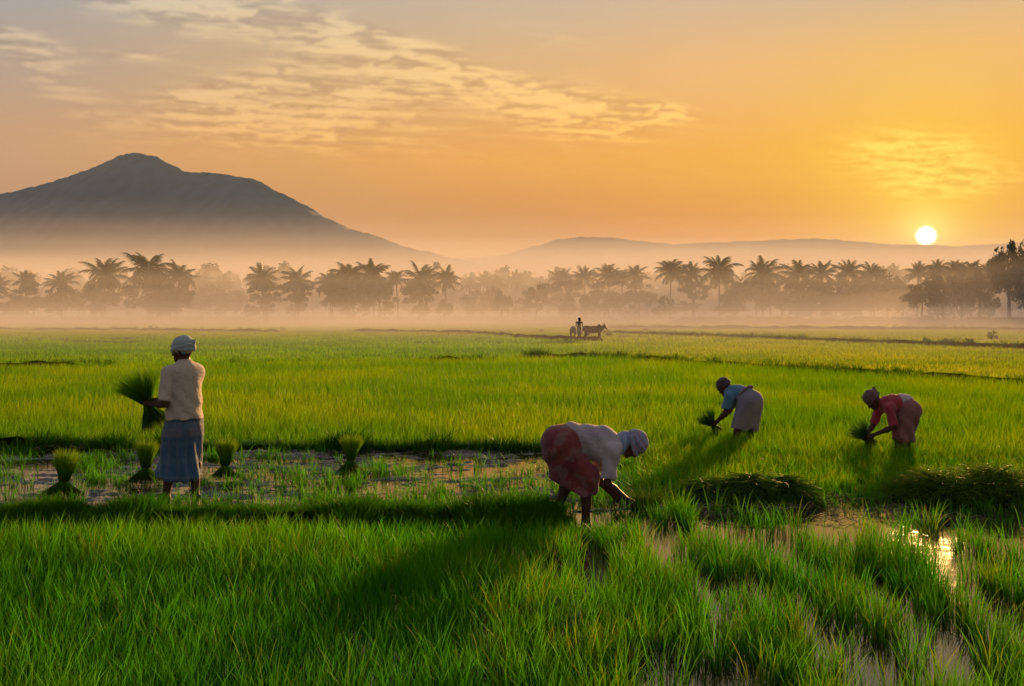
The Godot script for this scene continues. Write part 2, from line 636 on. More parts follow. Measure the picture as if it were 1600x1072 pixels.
func hand(acc: Acc, wrist: Vector3, dir: Vector3, palm: Vector3, curl: float, thumb_sign: float, skin: Color, cell := 0.0055) -> void:
	dir = dir.normalized()
	palm = (palm - dir * palm.dot(dir)).normalized()
	var side := dir.cross(palm) * thumb_sign
	var b := [bone(wrist - dir * 0.02, wrist + dir * 0.07, 0.026, 0.034, 0.015, palm, 1.9)]
	b.append(bone(wrist + dir * 0.075 - side * 0.022, wrist + dir * 0.08 + side * 0.026, 0.014, 0.014, 0.015))
	var lens := [0.070, 0.080, 0.074, 0.056]
	for k in 4:
		var p := wrist + dir * (0.086 - absf(k - 1.2) * 0.004) + side * (0.030 - k * 0.0195)
		var a := 0.15
		for j in 3:
			a += curl * [0.8, 1.1, 0.8][j]
			var d := dir * cos(a) + palm * sin(a)
			var q: Vector3 = p + d * lens[k] * [0.46, 0.30, 0.24][j]
			b.append(bone(p, q, [0.0098, 0.009, 0.0083][j], [0.009, 0.0083, 0.007][j], 0.004))
			p = q
	var t0 := wrist + dir * 0.022 + side * 0.026
	var t1 := t0 + (dir * 0.62 + side * 0.62 + palm * 0.45).normalized() * 0.042
	var t2 := t1 + (dir * 0.80 + side * 0.05 + palm * (0.4 + curl * 0.5)).normalized() * 0.034
	b.append(bone(t0, t1, 0.014, 0.0115, 0.012))
	b.append(bone(t1, t2, 0.0112, 0.0085, 0.005))
	nets(acc, b, cell, func(_p: Vector3) -> Color: return skin)


func limb_bones(J: Dictionary) -> Array:
	var b := []
	var fw: Vector3 = J.fwd
	for s in ["l", "r"]:
		b.append(bone(J[s + "sh"], J[s + "el"], 0.043, 0.037, 0.03))
		b.append(bone(J[s + "el"], J[s + "el"].lerp(J[s + "wr"], 0.35), 0.037, 0.040, 0.02))
		b.append(bone(J[s + "el"].lerp(J[s + "wr"], 0.3), J[s + "wr"], 0.039, 0.024, 0.02))
		b.append(bone(J[s + "hip"], J[s + "kn"], 0.080, 0.054, 0.04))
		var calf: Vector3 = J[s + "kn"].lerp(J[s + "an"], 0.3) - fw * 0.015
		b.append(bone(J[s + "kn"], calf, 0.056, 0.062, 0.03))
		b.append(bone(calf, J[s + "an"], 0.061, 0.041, 0.03))
		var foot: Vector3 = J[s + "an"] + Vector3(0, -0.05, 0)
		b.append(bone(foot - fw * 0.03, foot + fw * 0.16, 0.036, 0.026, 0.03))
	return b


func person(label: String, at: Vector3, J: Dictionary, skin: Color, cell := 0.013) -> Node3D:
	var o := thing("person", label, "person", at)
	var acc := Acc.new()
	var b := limb_bones(J)
	var fw: Vector3 = J.chest_f
	b.append(bone(J.pelvis, J.waist, 0.125, 0.115, 0.05, fw, 1.25))
	b.append(bone(J.waist, J.chest, 0.110, 0.122, 0.04, fw, 1.4))
	b.append(bone(J.chest, J.neck, 0.110, 0.055, 0.04, fw, 1.3))
	b.append(bone(J.lsh, J.rsh, 0.044, 0.044, 0.03))
	var flat := func(_p: Vector3) -> Color: return skin
	nets(acc, b, cell, flat)
	head(acc, J.head, J.hf, J.hu, J.neck, skin, 0.007 if cell < 0.02 else 0.02)
	if cell < 0.02:
		for s in ["l", "r"]:
			hand(acc, J[s + "wr"], J[s + "hd"], J[s + "pl"], J.get("curl", 0.9), 1.0 if s == "l" else -1.0, skin)
	part("body", acc.mesh(skin_mat), o)
	return o


func turban(o: Node3D, J: Dictionary, a: Color, b: Color, grow := 1.0, knot := true) -> void:
	var f: Vector3 = J.hf.normalized()
	var u: Vector3 = (J.hu - f * J.hu.dot(f)).normalized()
	var s := f.cross(u)
	var c: Vector3 = J.head + u * 0.055 - f * 0.008
	var bones := [bone(c - f * 0.01 + u * 0.012, c + f * 0.012 + u * 0.012, 0.098 * grow, 0.094 * grow, 0.02, s, 1.1)]
	for w in 4:
		var tilt: float = [0.30, -0.22, 0.12, -0.05][w]
		var n: Vector3 = (u + f * tilt * 0.9 + s * tilt * 0.8).normalized()
		var e1 := n.cross(s).normalized()
		var e2 := n.cross(e1)
		var r: float = [0.094, 0.090, 0.080, 0.062][w] * grow
		var up: float = [-0.022, -0.002, 0.030, 0.058][w]
		var last := Vector3.ZERO
		for k in 13:
			var t := TAU * k / 12.0
			var p := c + u * up + e1 * cos(t) * r * 1.06 + e2 * sin(t) * r * 0.93
			if k > 0: bones.append(bone(last, p, 0.023, 0.023, 0.008))
			last = p
	if knot:
		bones.append(bone(c - f * 0.105 + u * 0.02, c - f * 0.125 + u * 0.055, 0.024, 0.020, 0.012))
		bones.append(bone(c - f * 0.11, c - f * 0.125 - u * 0.045, 0.020, 0.012, 0.01))
	var tint := func(p: Vector3) -> Color:
		var q := p - c
		var w := sin(q.dot(u) * 150.0 + q.dot(s) * 70.0 + fine.get_noise_3dv(p * 9.0) * 2.0) * 0.5 + 0.5
		var v := 0.88 + 0.24 * fine.get_noise_3dv(p * 30.0)
		return a.lerp(b, smoothstep(0.35, 0.75, w)) * Color(v, v, v)
	var bump := func(p: Vector3) -> float: return 0.004 * fine.get_noise_3dv(p * 26.0)
	var acc := Acc.new()
	nets(acc, bones, 0.009, tint, bump)
	part("headcloth", acc.mesh(cloth_mat), o)


func garment(o: Node3D, called: String, bones: Array, tint: Callable, folds, cell := 0.013, cuts := []) -> void:
	var acc := Acc.new()
	nets(acc, bones, cell, tint, folds, cuts)
	part(called, acc.mesh(cloth_mat), o)


func sheaf(o: Node3D, grip: Vector3, axis: Vector3, long_up: float, wide_up: float, long_down: float, wide_down: float, n: int, low: Color, mid: Color, tip: Color) -> void:
	# seedlings held or tied at one place, spreading out to both ends
	axis = axis.normalized()
	var e1 := axis.cross(Vector3(0.2, 0.3, 0.9)).normalized()
	var e2 := axis.cross(e1)
	for end in 2:
		var acc := Acc.new()
		var up := axis if end == 0 else -axis
		var lo := long_up if end == 0 else long_down
		var wi := wide_up if end == 0 else wide_down
		for k in (n if end == 0 else n * 2 / 3):
			var a := rng.randf() * TAU
			var r := sqrt(rng.randf())
			var out := e1 * cos(a) + e2 * sin(a)
			var way := (up * lo + out * r * wi).normalized()
			var h := (lo if end == 0 else sqrt(lo * lo + r * r * wi * wi) * 0.98) * rnd(0.80, 1.08) * (1.08 - 0.22 * r * r)
			if end == 1: h = minf(h, lo / maxf(way.dot(up), 0.2))
			var v := rnd(0.65, 1.3)
			var cc := Color(v, v, v)
			if end == 0:
				blade(acc, grip + out * r * 0.052, (out + Vector3(0, -0.35, 0)).normalized(), h, rnd(0.05, 0.3), rnd(0.004, 0.007), 4, low * cc, mid * cc, tip * cc, way)
			else:
				blade(acc, grip + out * r * 0.032, out, h, rnd(0.0, 0.28), rnd(0.005, 0.008), 4, mid * cc, low * cc, low * cc * 0.8, way)
		part("leaves" if end == 0 else "stems", acc.mesh(heap_mat), o, null, "stuff")
	var acc2 := Acc.new()
	var pts := []
	var rr := []
	for k in 13:
		var a := TAU * k / 12.0
		pts.append(grip + (e1 * cos(a) + e2 * sin(a)) * 0.040 + axis * 0.004 * sin(a * 2.0))
		rr.append(0.008)
	tube(acc2, pts, rr, 5, Color(0.13, 0.07, 0.03))
	part("tie", acc2.mesh(straw_mat), o)


func ox(label: String, at: Vector3) -> void:
	var o := thing("draught_ox", label, "ox", at, 0.0)
	var b := []
	b.append(bone(Vector3(-0.50, 0.80, 0), Vector3(0.0, 0.76, 0), 0.20, 0.24, 0.06, Vector3(0, 0, 1), 1.25))
	b.append(bone(Vector3(0.0, 0.76, 0), Vector3(0.48, 0.80, 0), 0.24, 0.21, 0.06, Vector3(0, 0, 1), 1.25))
	b.append(bone(Vector3(0.38, 0.98, 0), Vector3(0.42, 1.06, 0), 0.11, 0.07, 0.06))
	b.append(bone(Vector3(-0.58, 0.88, 0), Vector3(-0.4, 0.9, 0), 0.11, 0.13, 0.08))
	b.append(bone(Vector3(0.52, 0.86, 0), Vector3(0.76, 0.98, 0), 0.15, 0.10, 0.05))
	b.append(bone(Vector3(0.52, 0.68, 0), Vector3(0.70, 0.80, 0), 0.06, 0.04, 0.06))
	b.append(bone(Vector3(0.78, 1.02, 0), Vector3(0.94, 0.80, 0), 0.095, 0.055, 0.04))
	for s in [-1.0, 1.0]:
		b.append(bone(Vector3(0.76, 1.06, s * 0.06), Vector3(0.74, 1.16, s * 0.15), 0.028, 0.02, 0.02))
		b.append(bone(Vector3(0.74, 1.16, s * 0.15), Vector3(0.80, 1.28, s * 0.12), 0.02, 0.012, 0.01))
		b.append(bone(Vector3(0.74, 1.0, s * 0.08), Vector3(0.68, 0.96, s * 0.2), 0.03, 0.02, 0.02))
		b.append(bone(Vector3(0.42, 0.68, s * 0.13), Vector3(0.44 + s * 0.04, 0.36, s * 0.12), 0.09, 0.05, 0.05))
		b.append(bone(Vector3(0.44 + s * 0.04, 0.36, s * 0.12), Vector3(0.40 + s * 0.07, -0.02, s * 0.12), 0.048, 0.04, 0.02))
		b.append(bone(Vector3(-0.46, 0.70, s * 0.13), Vector3(-0.40 - s * 0.04, 0.48, s * 0.13), 0.13, 0.08, 0.05))
		b.append(bone(Vector3(-0.40 - s * 0.04, 0.48, s * 0.13), Vector3(-0.54 - s * 0.05, 0.34, s * 0.13), 0.07, 0.048, 0.03))
		b.append(bone(Vector3(-0.54 - s * 0.05, 0.34, s * 0.13), Vector3(-0.50 - s * 0.06, -0.02, s * 0.13), 0.045, 0.04, 0.02))
	b.append(bone(Vector3(-0.66, 0.92, 0), Vector3(-0.74, 0.42, 0.02), 0.03, 0.025, 0.03))
	var acc := Acc.new()
	nets(acc, b, 0.03, func(_p: Vector3) -> Color: return Color(0.05, 0.038, 0.03))
	part("body", acc.mesh(skin_mat), o)


# ---------------------------------------------------------------- ground works

func ridge_at(keys: Array, col: float) -> float:
	for k in keys.size() - 1:
		if col <= keys[k + 1][0]:
			var t := clampf((col - keys[k][0]) / (keys[k + 1][0] - keys[k][0]), 0, 1)
			var p0: float = keys[maxi(k - 1, 0)][1]
			var p3: float = keys[mini(k + 2, keys.size() - 1)][1]
			return lerpf(cubic_interpolate(keys[k][1], keys[k + 1][1], p0, p3, t), lerpf(keys[k][1], keys[k + 1][1], t), 0.4)
	return keys[-1][1]


func hill(called: String, label: String, keys: Array, z0: float, deep: float, base: Color, step: float, rough: float) -> void:
	# a wooded hill whose crest runs across the view at z0, falling off to both sides
	var acc := Acc.new()
	var c0: float = keys[0][0]
	var c1: float = keys[-1][0]
	var nx := int(across(c1, z0) - across(c0, z0)) / int(step)
	var nz := 44
	for j in nz + 1:
		var w := float(j) / nz * 2.0 - 1.0
		w = signf(w) * pow(absf(w), 1.7)
		for k in nx + 1:
			var col := lerpf(c0, c1, float(k) / nx)
			var x := across(col, z0)
			var h := maxf(tall(ridge_at(keys, col), z0), 0.0)
			var fall := pow(maxf(0.0, 1.0 - absf(w)), 1.25)
			var spur := 1.0 + 0.05 * soft.get_noise_2d(x * 0.35, w * 90.0) * minf(absf(w) * 4.0, 1.0)
			var y := h * fall * spur + rough * (fine.get_noise_2d(x * 0.5, w * deep * 0.5) + 0.6 * fine.get_noise_2d(x * 1.7, w * deep * 1.7)) * minf(h / 20.0, 1.0) + rnd(-0.55, 0.55) * rough * minf(h / 20.0, 1.0) - 1.0
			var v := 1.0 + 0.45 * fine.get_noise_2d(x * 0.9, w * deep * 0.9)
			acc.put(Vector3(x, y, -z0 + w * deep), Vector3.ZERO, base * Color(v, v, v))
	for j in nz:
		for k in nx:
			var a := j * (nx + 1) + k
			acc.tri(a, a + 1, a + nx + 1)
			acc.tri(a + 1, a + nx + 2, a + nx + 1)
	for k in range(0, acc.i.size(), 3):
		var p0 := acc.v[acc.i[k]]
		var nn := (acc.v[acc.i[k + 2]] - p0).cross(acc.v[acc.i[k + 1]] - p0)
		if nn.y < 0.0: nn = -nn
		for q in 3: acc.n[acc.i[k + q]] += nn
	for k in acc.n.size(): acc.n[k] = acc.n[k].normalized()
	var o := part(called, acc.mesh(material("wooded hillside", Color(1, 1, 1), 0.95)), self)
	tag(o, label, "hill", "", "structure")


func bund_line(pts: Array, t: float) -> Vector3:
	var f := t * (pts.size() - 1)
	var k := mini(int(f), pts.size() - 2)
	return pts[k].lerp(pts[k + 1], f - k)


func bund(label: String, pts: Array, wide: float, high: float, col: Color, step := 0.25) -> void:
	# a low bank of earth along a line
	var acc := Acc.new()
	var leng := 0.0
	for k in pts.size() - 1: leng += pts[k].distance_to(pts[k + 1])
	var n := maxi(int(leng / step), 4)
	var m := 8
	for k in n + 1:
		var p := bund_line(pts, float(k) / n)
		var q := bund_line(pts, minf(float(k + 1) / n, 1.0)) - bund_line(pts, maxf(float(k - 1) / n, 0.0))
		var s := Vector3(-q.z, 0, q.x).normalized()
		var wob := soft.get_noise_2d(p.x * 8.0, p.z * 8.0)
		var ends := minf(minf(k, n - k) / 3.0, 1.0)
		for j in m + 1:
			var w := j / float(m) * 2.0 - 1.0
			var y := high * (1.0 + 0.5 * wob) * pow(maxf(0.0, 1.0 - absf(w)), 0.7) * ends + 0.05 * fine.get_noise_3d(p.x * 30.0, w * 40.0, p.z * 30.0) * minf(high * 5.0, 1.0)
			var at := p + s * (w * wide * 0.5 + wob * wide * 0.3)
			var v := 1.0 + 0.4 * fine.get_noise_3d(at.x * 25.0, y * 60.0, at.z * 25.0)
			acc.put(Vector3(at.x, y - 0.05, at.z), Vector3.ZERO, col * Color(v, v, v))
	for k in n:
		for j in m:
			var a := k * (m + 1) + j
			acc.tri(a, a + 1, a + m + 1)
			acc.tri(a + 1, a + m + 2, a + m + 1)
	for k in range(0, acc.i.size(), 3):
		var p0 := acc.v[acc.i[k]]
		var nn := (acc.v[acc.i[k + 2]] - p0).cross(acc.v[acc.i[k + 1]] - p0)
		if nn.y < 0.0: nn = -nn
		for q in 3: acc.n[acc.i[k + q]] += nn
	for k in acc.n.size(): acc.n[k] = acc.n[k].normalized()
	var o := part("earth_bund", acc.mesh(earth_mat), self)
	tag(o, label, "bund", "", "structure")


func set_plant(where: Array, tints: Array, p: Vector3, size: float, tall_by: float, tint: Color) -> void:
	var b := Basis(Vector3.UP, rng.randf() * TAU) * Basis(Vector3.RIGHT, rnd(-0.08, 0.08))
	where.append(Transform3D(b.scaled_local(Vector3(size, size * tall_by, size)), p))
	tints.append(tint)


func along_bund(pts: Array, wide: float, high: float, per_metre: float, s0: float, s1: float, tint: Color, where: Array, tints: Array) -> void:
	for k in pts.size() - 1:
		var n := int(pts[k].distance_to(pts[k + 1]) * per_metre)
		var q: Vector3 = (pts[k + 1] - pts[k]).normalized()
		var s := Vector3(-q.z, 0, q.x)
		for j in n:
			var p: Vector3 = pts[k].lerp(pts[k + 1], rng.randf())
			var w := rnd(-1, 1)
			var v := rnd(0.7, 1.3)
			var clump := 0.6 + 0.8 * maxf(0.0, soft.get_noise_2d(p.x * 20.0, p.z * 20.0) + 0.3)
			set_plant(where, tints, p + s * w * wide * 0.5 + Vector3(0, high * (1.0 - absf(w)) - 0.07, 0), rnd(s0, s1) * clump, 1.0, tint * Color(v * rnd(0.85, 1.2), v, v))


# ---------------------------------------------------------------- the place

var rice_back := func(x: float) -> float:      # where the middle paddy ends
	if x > 4.0: return maxf(41.0 - (x - 4.0) * 1.595, 10.0)
	return lerpf(34.0, 41.0, clampf((x + 16.0) / 20.0, 0.0, 1.0))

func near_end(x: float) -> float:              # where the nearest paddy stops
	if x < 1.6: return lerpf(lerpf(8.75, 8.9, smoothstep(0.2, 1.0, x)), 9.7, smoothstep(1.1, 1.6, x)) + soft.get_noise_2d(x * 20.0, 3.0) * 0.3
	return lerpf(9.7, 9.0, smoothstep(1.7, 2.4, x)) + soft.get_noise_2d(x * 20.0, 3.0) * 0.3

func rice_front(x: float) -> float:            # where it begins
	var n := soft.get_noise_2d(x * 9.0, 40.0)
	if x < 0.5: return 14.1 + n * 0.35 + (0.25 if x < -6.4 and x > -7.3 else 0.0)
	return lerpf(14.1, 11.0, smoothstep(0.5, 1.6, x)) + n * 0.4


func _ready() -> void:
	rng.seed = 4711
	soft.seed = 5
	soft.frequency = 0.05
	soft.fractal_octaves = 3
	fine.seed = 6
	fine.frequency = 0.05
	fine.fractal_octaves = 2

	# camera
	var cam := Camera3D.new()
	cam.name = "camera"
	cam.projection = Camera3D.PROJECTION_FRUSTUM
	cam.near = 0.1
	cam.far = 9000.0
	cam.size = 2.0 * 0.1 * 536.0 / LENS
	cam.frustum_offset = Vector2(0, -0.1 * (536.0 - HORIZON) / LENS)
	cam.position = Vector3(0, EYE, 0)
	add_child(cam)
	cam.current = true

	# sky, air and exposure
	var env := Environment.new()
	env.background_mode = Environment.BG_SKY
	env.sky = Sky.new()
	var pano := PanoramaSkyMaterial.new()
	pano.panorama = make_sky()
	env.sky.sky_material = pano
	env.background_energy_multiplier = 0.34
	env.tonemap_mode = Environment.TONE_MAPPER_LINEAR
	env.tonemap_exposure = 3.0
	env.fog_enabled = true
	env.fog_density = 0.00012
	env.fog_light_color = Color(0.76, 0.86, 1.0)
	env.volumetric_fog_enabled = true
	env.volumetric_fog_density = 0.0
	env.sdfgi_enabled = true
	env.ssao_enabled = true
	env.ssil_enabled = true
	var we := WorldEnvironment.new()
	we.name = "environment"
	we.environment = env
	add_child(we)

	# sun
	var sun := DirectionalLight3D.new()
	sun.name = "sun"
	sun.light_color = Color(1.0, 0.76, 0.46)
	sun.light_energy = 1.6
	sun.light_angular_distance = 3.5
	sun.shadow_enabled = true
	sun.rotation_degrees = Vector3(-8.1, 180.0 - SUN_AZ, 0)
	add_child(sun)

	leaf_mat = material("leaves", Color(1, 1, 1), 0.6)
	leaf_mat.backlight_enabled = true
	leaf_mat.backlight = Color(0.5, 0.5, 0.5).linear_to_srgb()
	blade_mat = material("rice blades", Color(1, 1, 1), 0.5)
	blade_mat.metallic_specular = 0.12
	blade_mat.backlight_enabled = true
	blade_mat.backlight = Color(1, 1, 0.8)
	heap_mat = material("cut seedlings", Color(1, 1, 1), 0.6)
	heap_mat.metallic_specular = 0.15
	heap_mat.backlight_enabled = true
	heap_mat.backlight = Color(0.6, 0.6, 0.5).linear_to_srgb()
	skin_mat = material("skin", Color(1, 1, 1), 0.55)
	skin_mat.metallic_specular = 0.25
	cloth_mat = material("cloth", Color(1, 1, 1), 0.9)
	cloth_mat.rim_enabled = true
	cloth_mat.rim = 0.3
	var weave := FastNoiseLite.new()
	weave.seed = 21
	weave.frequency = 0.009
	weave.fractal_type = FastNoiseLite.FRACTAL_RIDGED
	weave.fractal_octaves = 3
	weave.domain_warp_enabled = true
	weave.domain_warp_amplitude = 40.0
	var crease := NoiseTexture2D.new()
	crease.noise = weave
	crease.width = 512
	crease.height = 512
	crease.seamless = true
	crease.as_normal_map = true
	crease.bump_strength = 9.0
	cloth_mat.normal_enabled = true
	cloth_mat.normal_texture = crease
	cloth_mat.normal_scale = 1.7
	cloth_mat.uv1_triplanar = true
	cloth_mat.uv1_scale = Vector3(2.6, 1.9, 2.6)
	bark_mat = material("bark", Color(1, 1, 1), 0.9)
	earth_mat = material("damp earth", Color(1, 1, 1), 0.9)
	earth_mat.metallic_specular = 0.1
	straw_mat = material("straw", Color(1, 1, 1), 0.7)

	make_land()
	make_trees()
	make_fields()
	make_heaps()
	make_people()
	make_mist()


func make_land() -> void:
	var plane := PlaneMesh.new()
	plane.size = Vector2(7000, 7000)
	plane.subdivide_width = 20
	plane.subdivide_depth = 20
	var soil := material("wet field soil", Color(0.050, 0.045, 0.018), 0.9, false)
	soil.metallic_specular = 0.1
	var g := part("ground", plane, self, soil)
	g.position = Vector3(0, -0.10, -1500)
	tag(g, "dark wet soil under the rice fields, reaching the hills", "ground", "", "structure")

	hill("mountain", "tall grey wooded mountain with one pointed peak at left", [[-900, 470], [-500, 420], [-260, 366], [-100, 330], [0, 303], [80, 284], [130, 267], [170, 249], [210, 236], [245, 246], [290, 266], [340, 270], [390, 277], [420, 290], [450, 306], [490, 325], [520, 344], [560, 360], [600, 373], [640, 386], [700, 400], [760, 412], [830, 432], [950, 470]], 1300.0, 420.0, Color(0.038, 0.064, 0.090), 4.0, 1.6)  # blue-grey haze of the distance is put into the mountain's base colour
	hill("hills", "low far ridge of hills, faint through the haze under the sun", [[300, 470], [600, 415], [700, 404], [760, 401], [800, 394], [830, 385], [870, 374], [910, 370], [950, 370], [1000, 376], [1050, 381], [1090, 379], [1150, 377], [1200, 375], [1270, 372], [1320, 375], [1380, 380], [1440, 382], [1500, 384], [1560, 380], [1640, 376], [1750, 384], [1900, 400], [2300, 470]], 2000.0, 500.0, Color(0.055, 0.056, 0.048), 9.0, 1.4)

	# water standing in the near paddies
	var sheet := PlaneMesh.new()
	sheet.size = Vector2(70, 10.6)
	var wet := material("muddy water", Color(0.022, 0.017, 0.010), 0.05, false)
	var nt := NoiseTexture2D.new()
	var nn := FastNoiseLite.new()
	nn.seed = 3
	nn.frequency = 0.012
	nn.fractal_octaves = 4
	nt.noise = nn
	nt.width = 512
	nt.height = 512
	nt.seamless = true
	nt.as_normal_map = true
	nt.bump_strength = 4.0
	wet.metallic_specular = 0.7
	wet.normal_enabled = true
	wet.normal_texture = nt
	wet.normal_scale = 0.11
	wet.uv1_triplanar = true
	wet.uv1_world_triplanar = true
	wet.uv1_scale = Vector3(0.5, 0.5, 0.5)
	var w := part("water", sheet, self, wet)
	w.position = Vector3(2, -0.002, -7.3)
	tag(w, "thin sheet of muddy water between the rice plants, shining with the sky", "water", "", "structure")

	var back_sheet := PlaneMesh.new()
	back_sheet.size = Vector2(34.2, 3.2)
	var w2 := part("water", back_sheet, self, wet)
	w2.position = Vector3(-15.9, -0.002, -14.2)
	tag(w2, "shallow muddy water along the far side of the trampled strip", "water", "", "structure")

	# the trampled strip: mud that rises out of the water in streaks
	var acc := Acc.new()
	var nx := 420
	var nz := 250
	for j in nz + 1:
		var z := lerpf(7.6, 15.0, float(j) / nz)
		for k in nx + 1:
			var x := lerpf(-8.5, 7.5, float(k) / nx)
			var h := 0.034 * soft.get_noise_2d(x * 9.0, z * 22.0) + 0.040 * fine.get_noise_2d(x * 32.0, z * 100.0) + 0.022 * fine.get_noise_2d(x * 95.0, z * 280.0)
			var lift := -0.013
			if x > 1.0: lift = lerpf(lift, -0.045, smoothstep(1.0, 2.2, x))
			lift += 0.035 * smoothstep(13.4, 14.2, z)
			lift -= 0.09 * smoothstep(9.9, 8.6, z) * smoothstep(-1.0, 1.0, x) + 0.02 * smoothstep(9.9, 9.2, z)
			var v := 1.0 + 0.6 * fine.get_noise_2d(x * 50.0 + 90.0, z * 80.0)
			acc.put(Vector3(x, h + lift, -z), Vector3.ZERO, Color(0.027, 0.021, 0.012) * Color(v, v, v))
	for j in nz:
		for k in nx:
			var a := j * (nx + 1) + k
			acc.tri(a, a + nx + 1, a + 1)
			acc.tri(a + 1, a + nx + 1, a + nx + 2)
	for k in range(0, acc.i.size(), 3):
		var p0 := acc.v[acc.i[k]]
		var m := (acc.v[acc.i[k + 2]] - p0).cross(acc.v[acc.i[k + 1]] - p0)
		if m.y < 0.0: m = -m
		for q in 3: acc.n[acc.i[k + q]] += m
	for k in acc.n.size(): acc.n[k] = acc.n[k].normalized()
	var mud := material("trampled mud", Color(1, 1, 1), 0.24)
	var o := part("mud_ground", acc.mesh(mud), self)
	tag(o, "brown trampled mud rising in streaks out of shallow water", "mud", "", "structure")


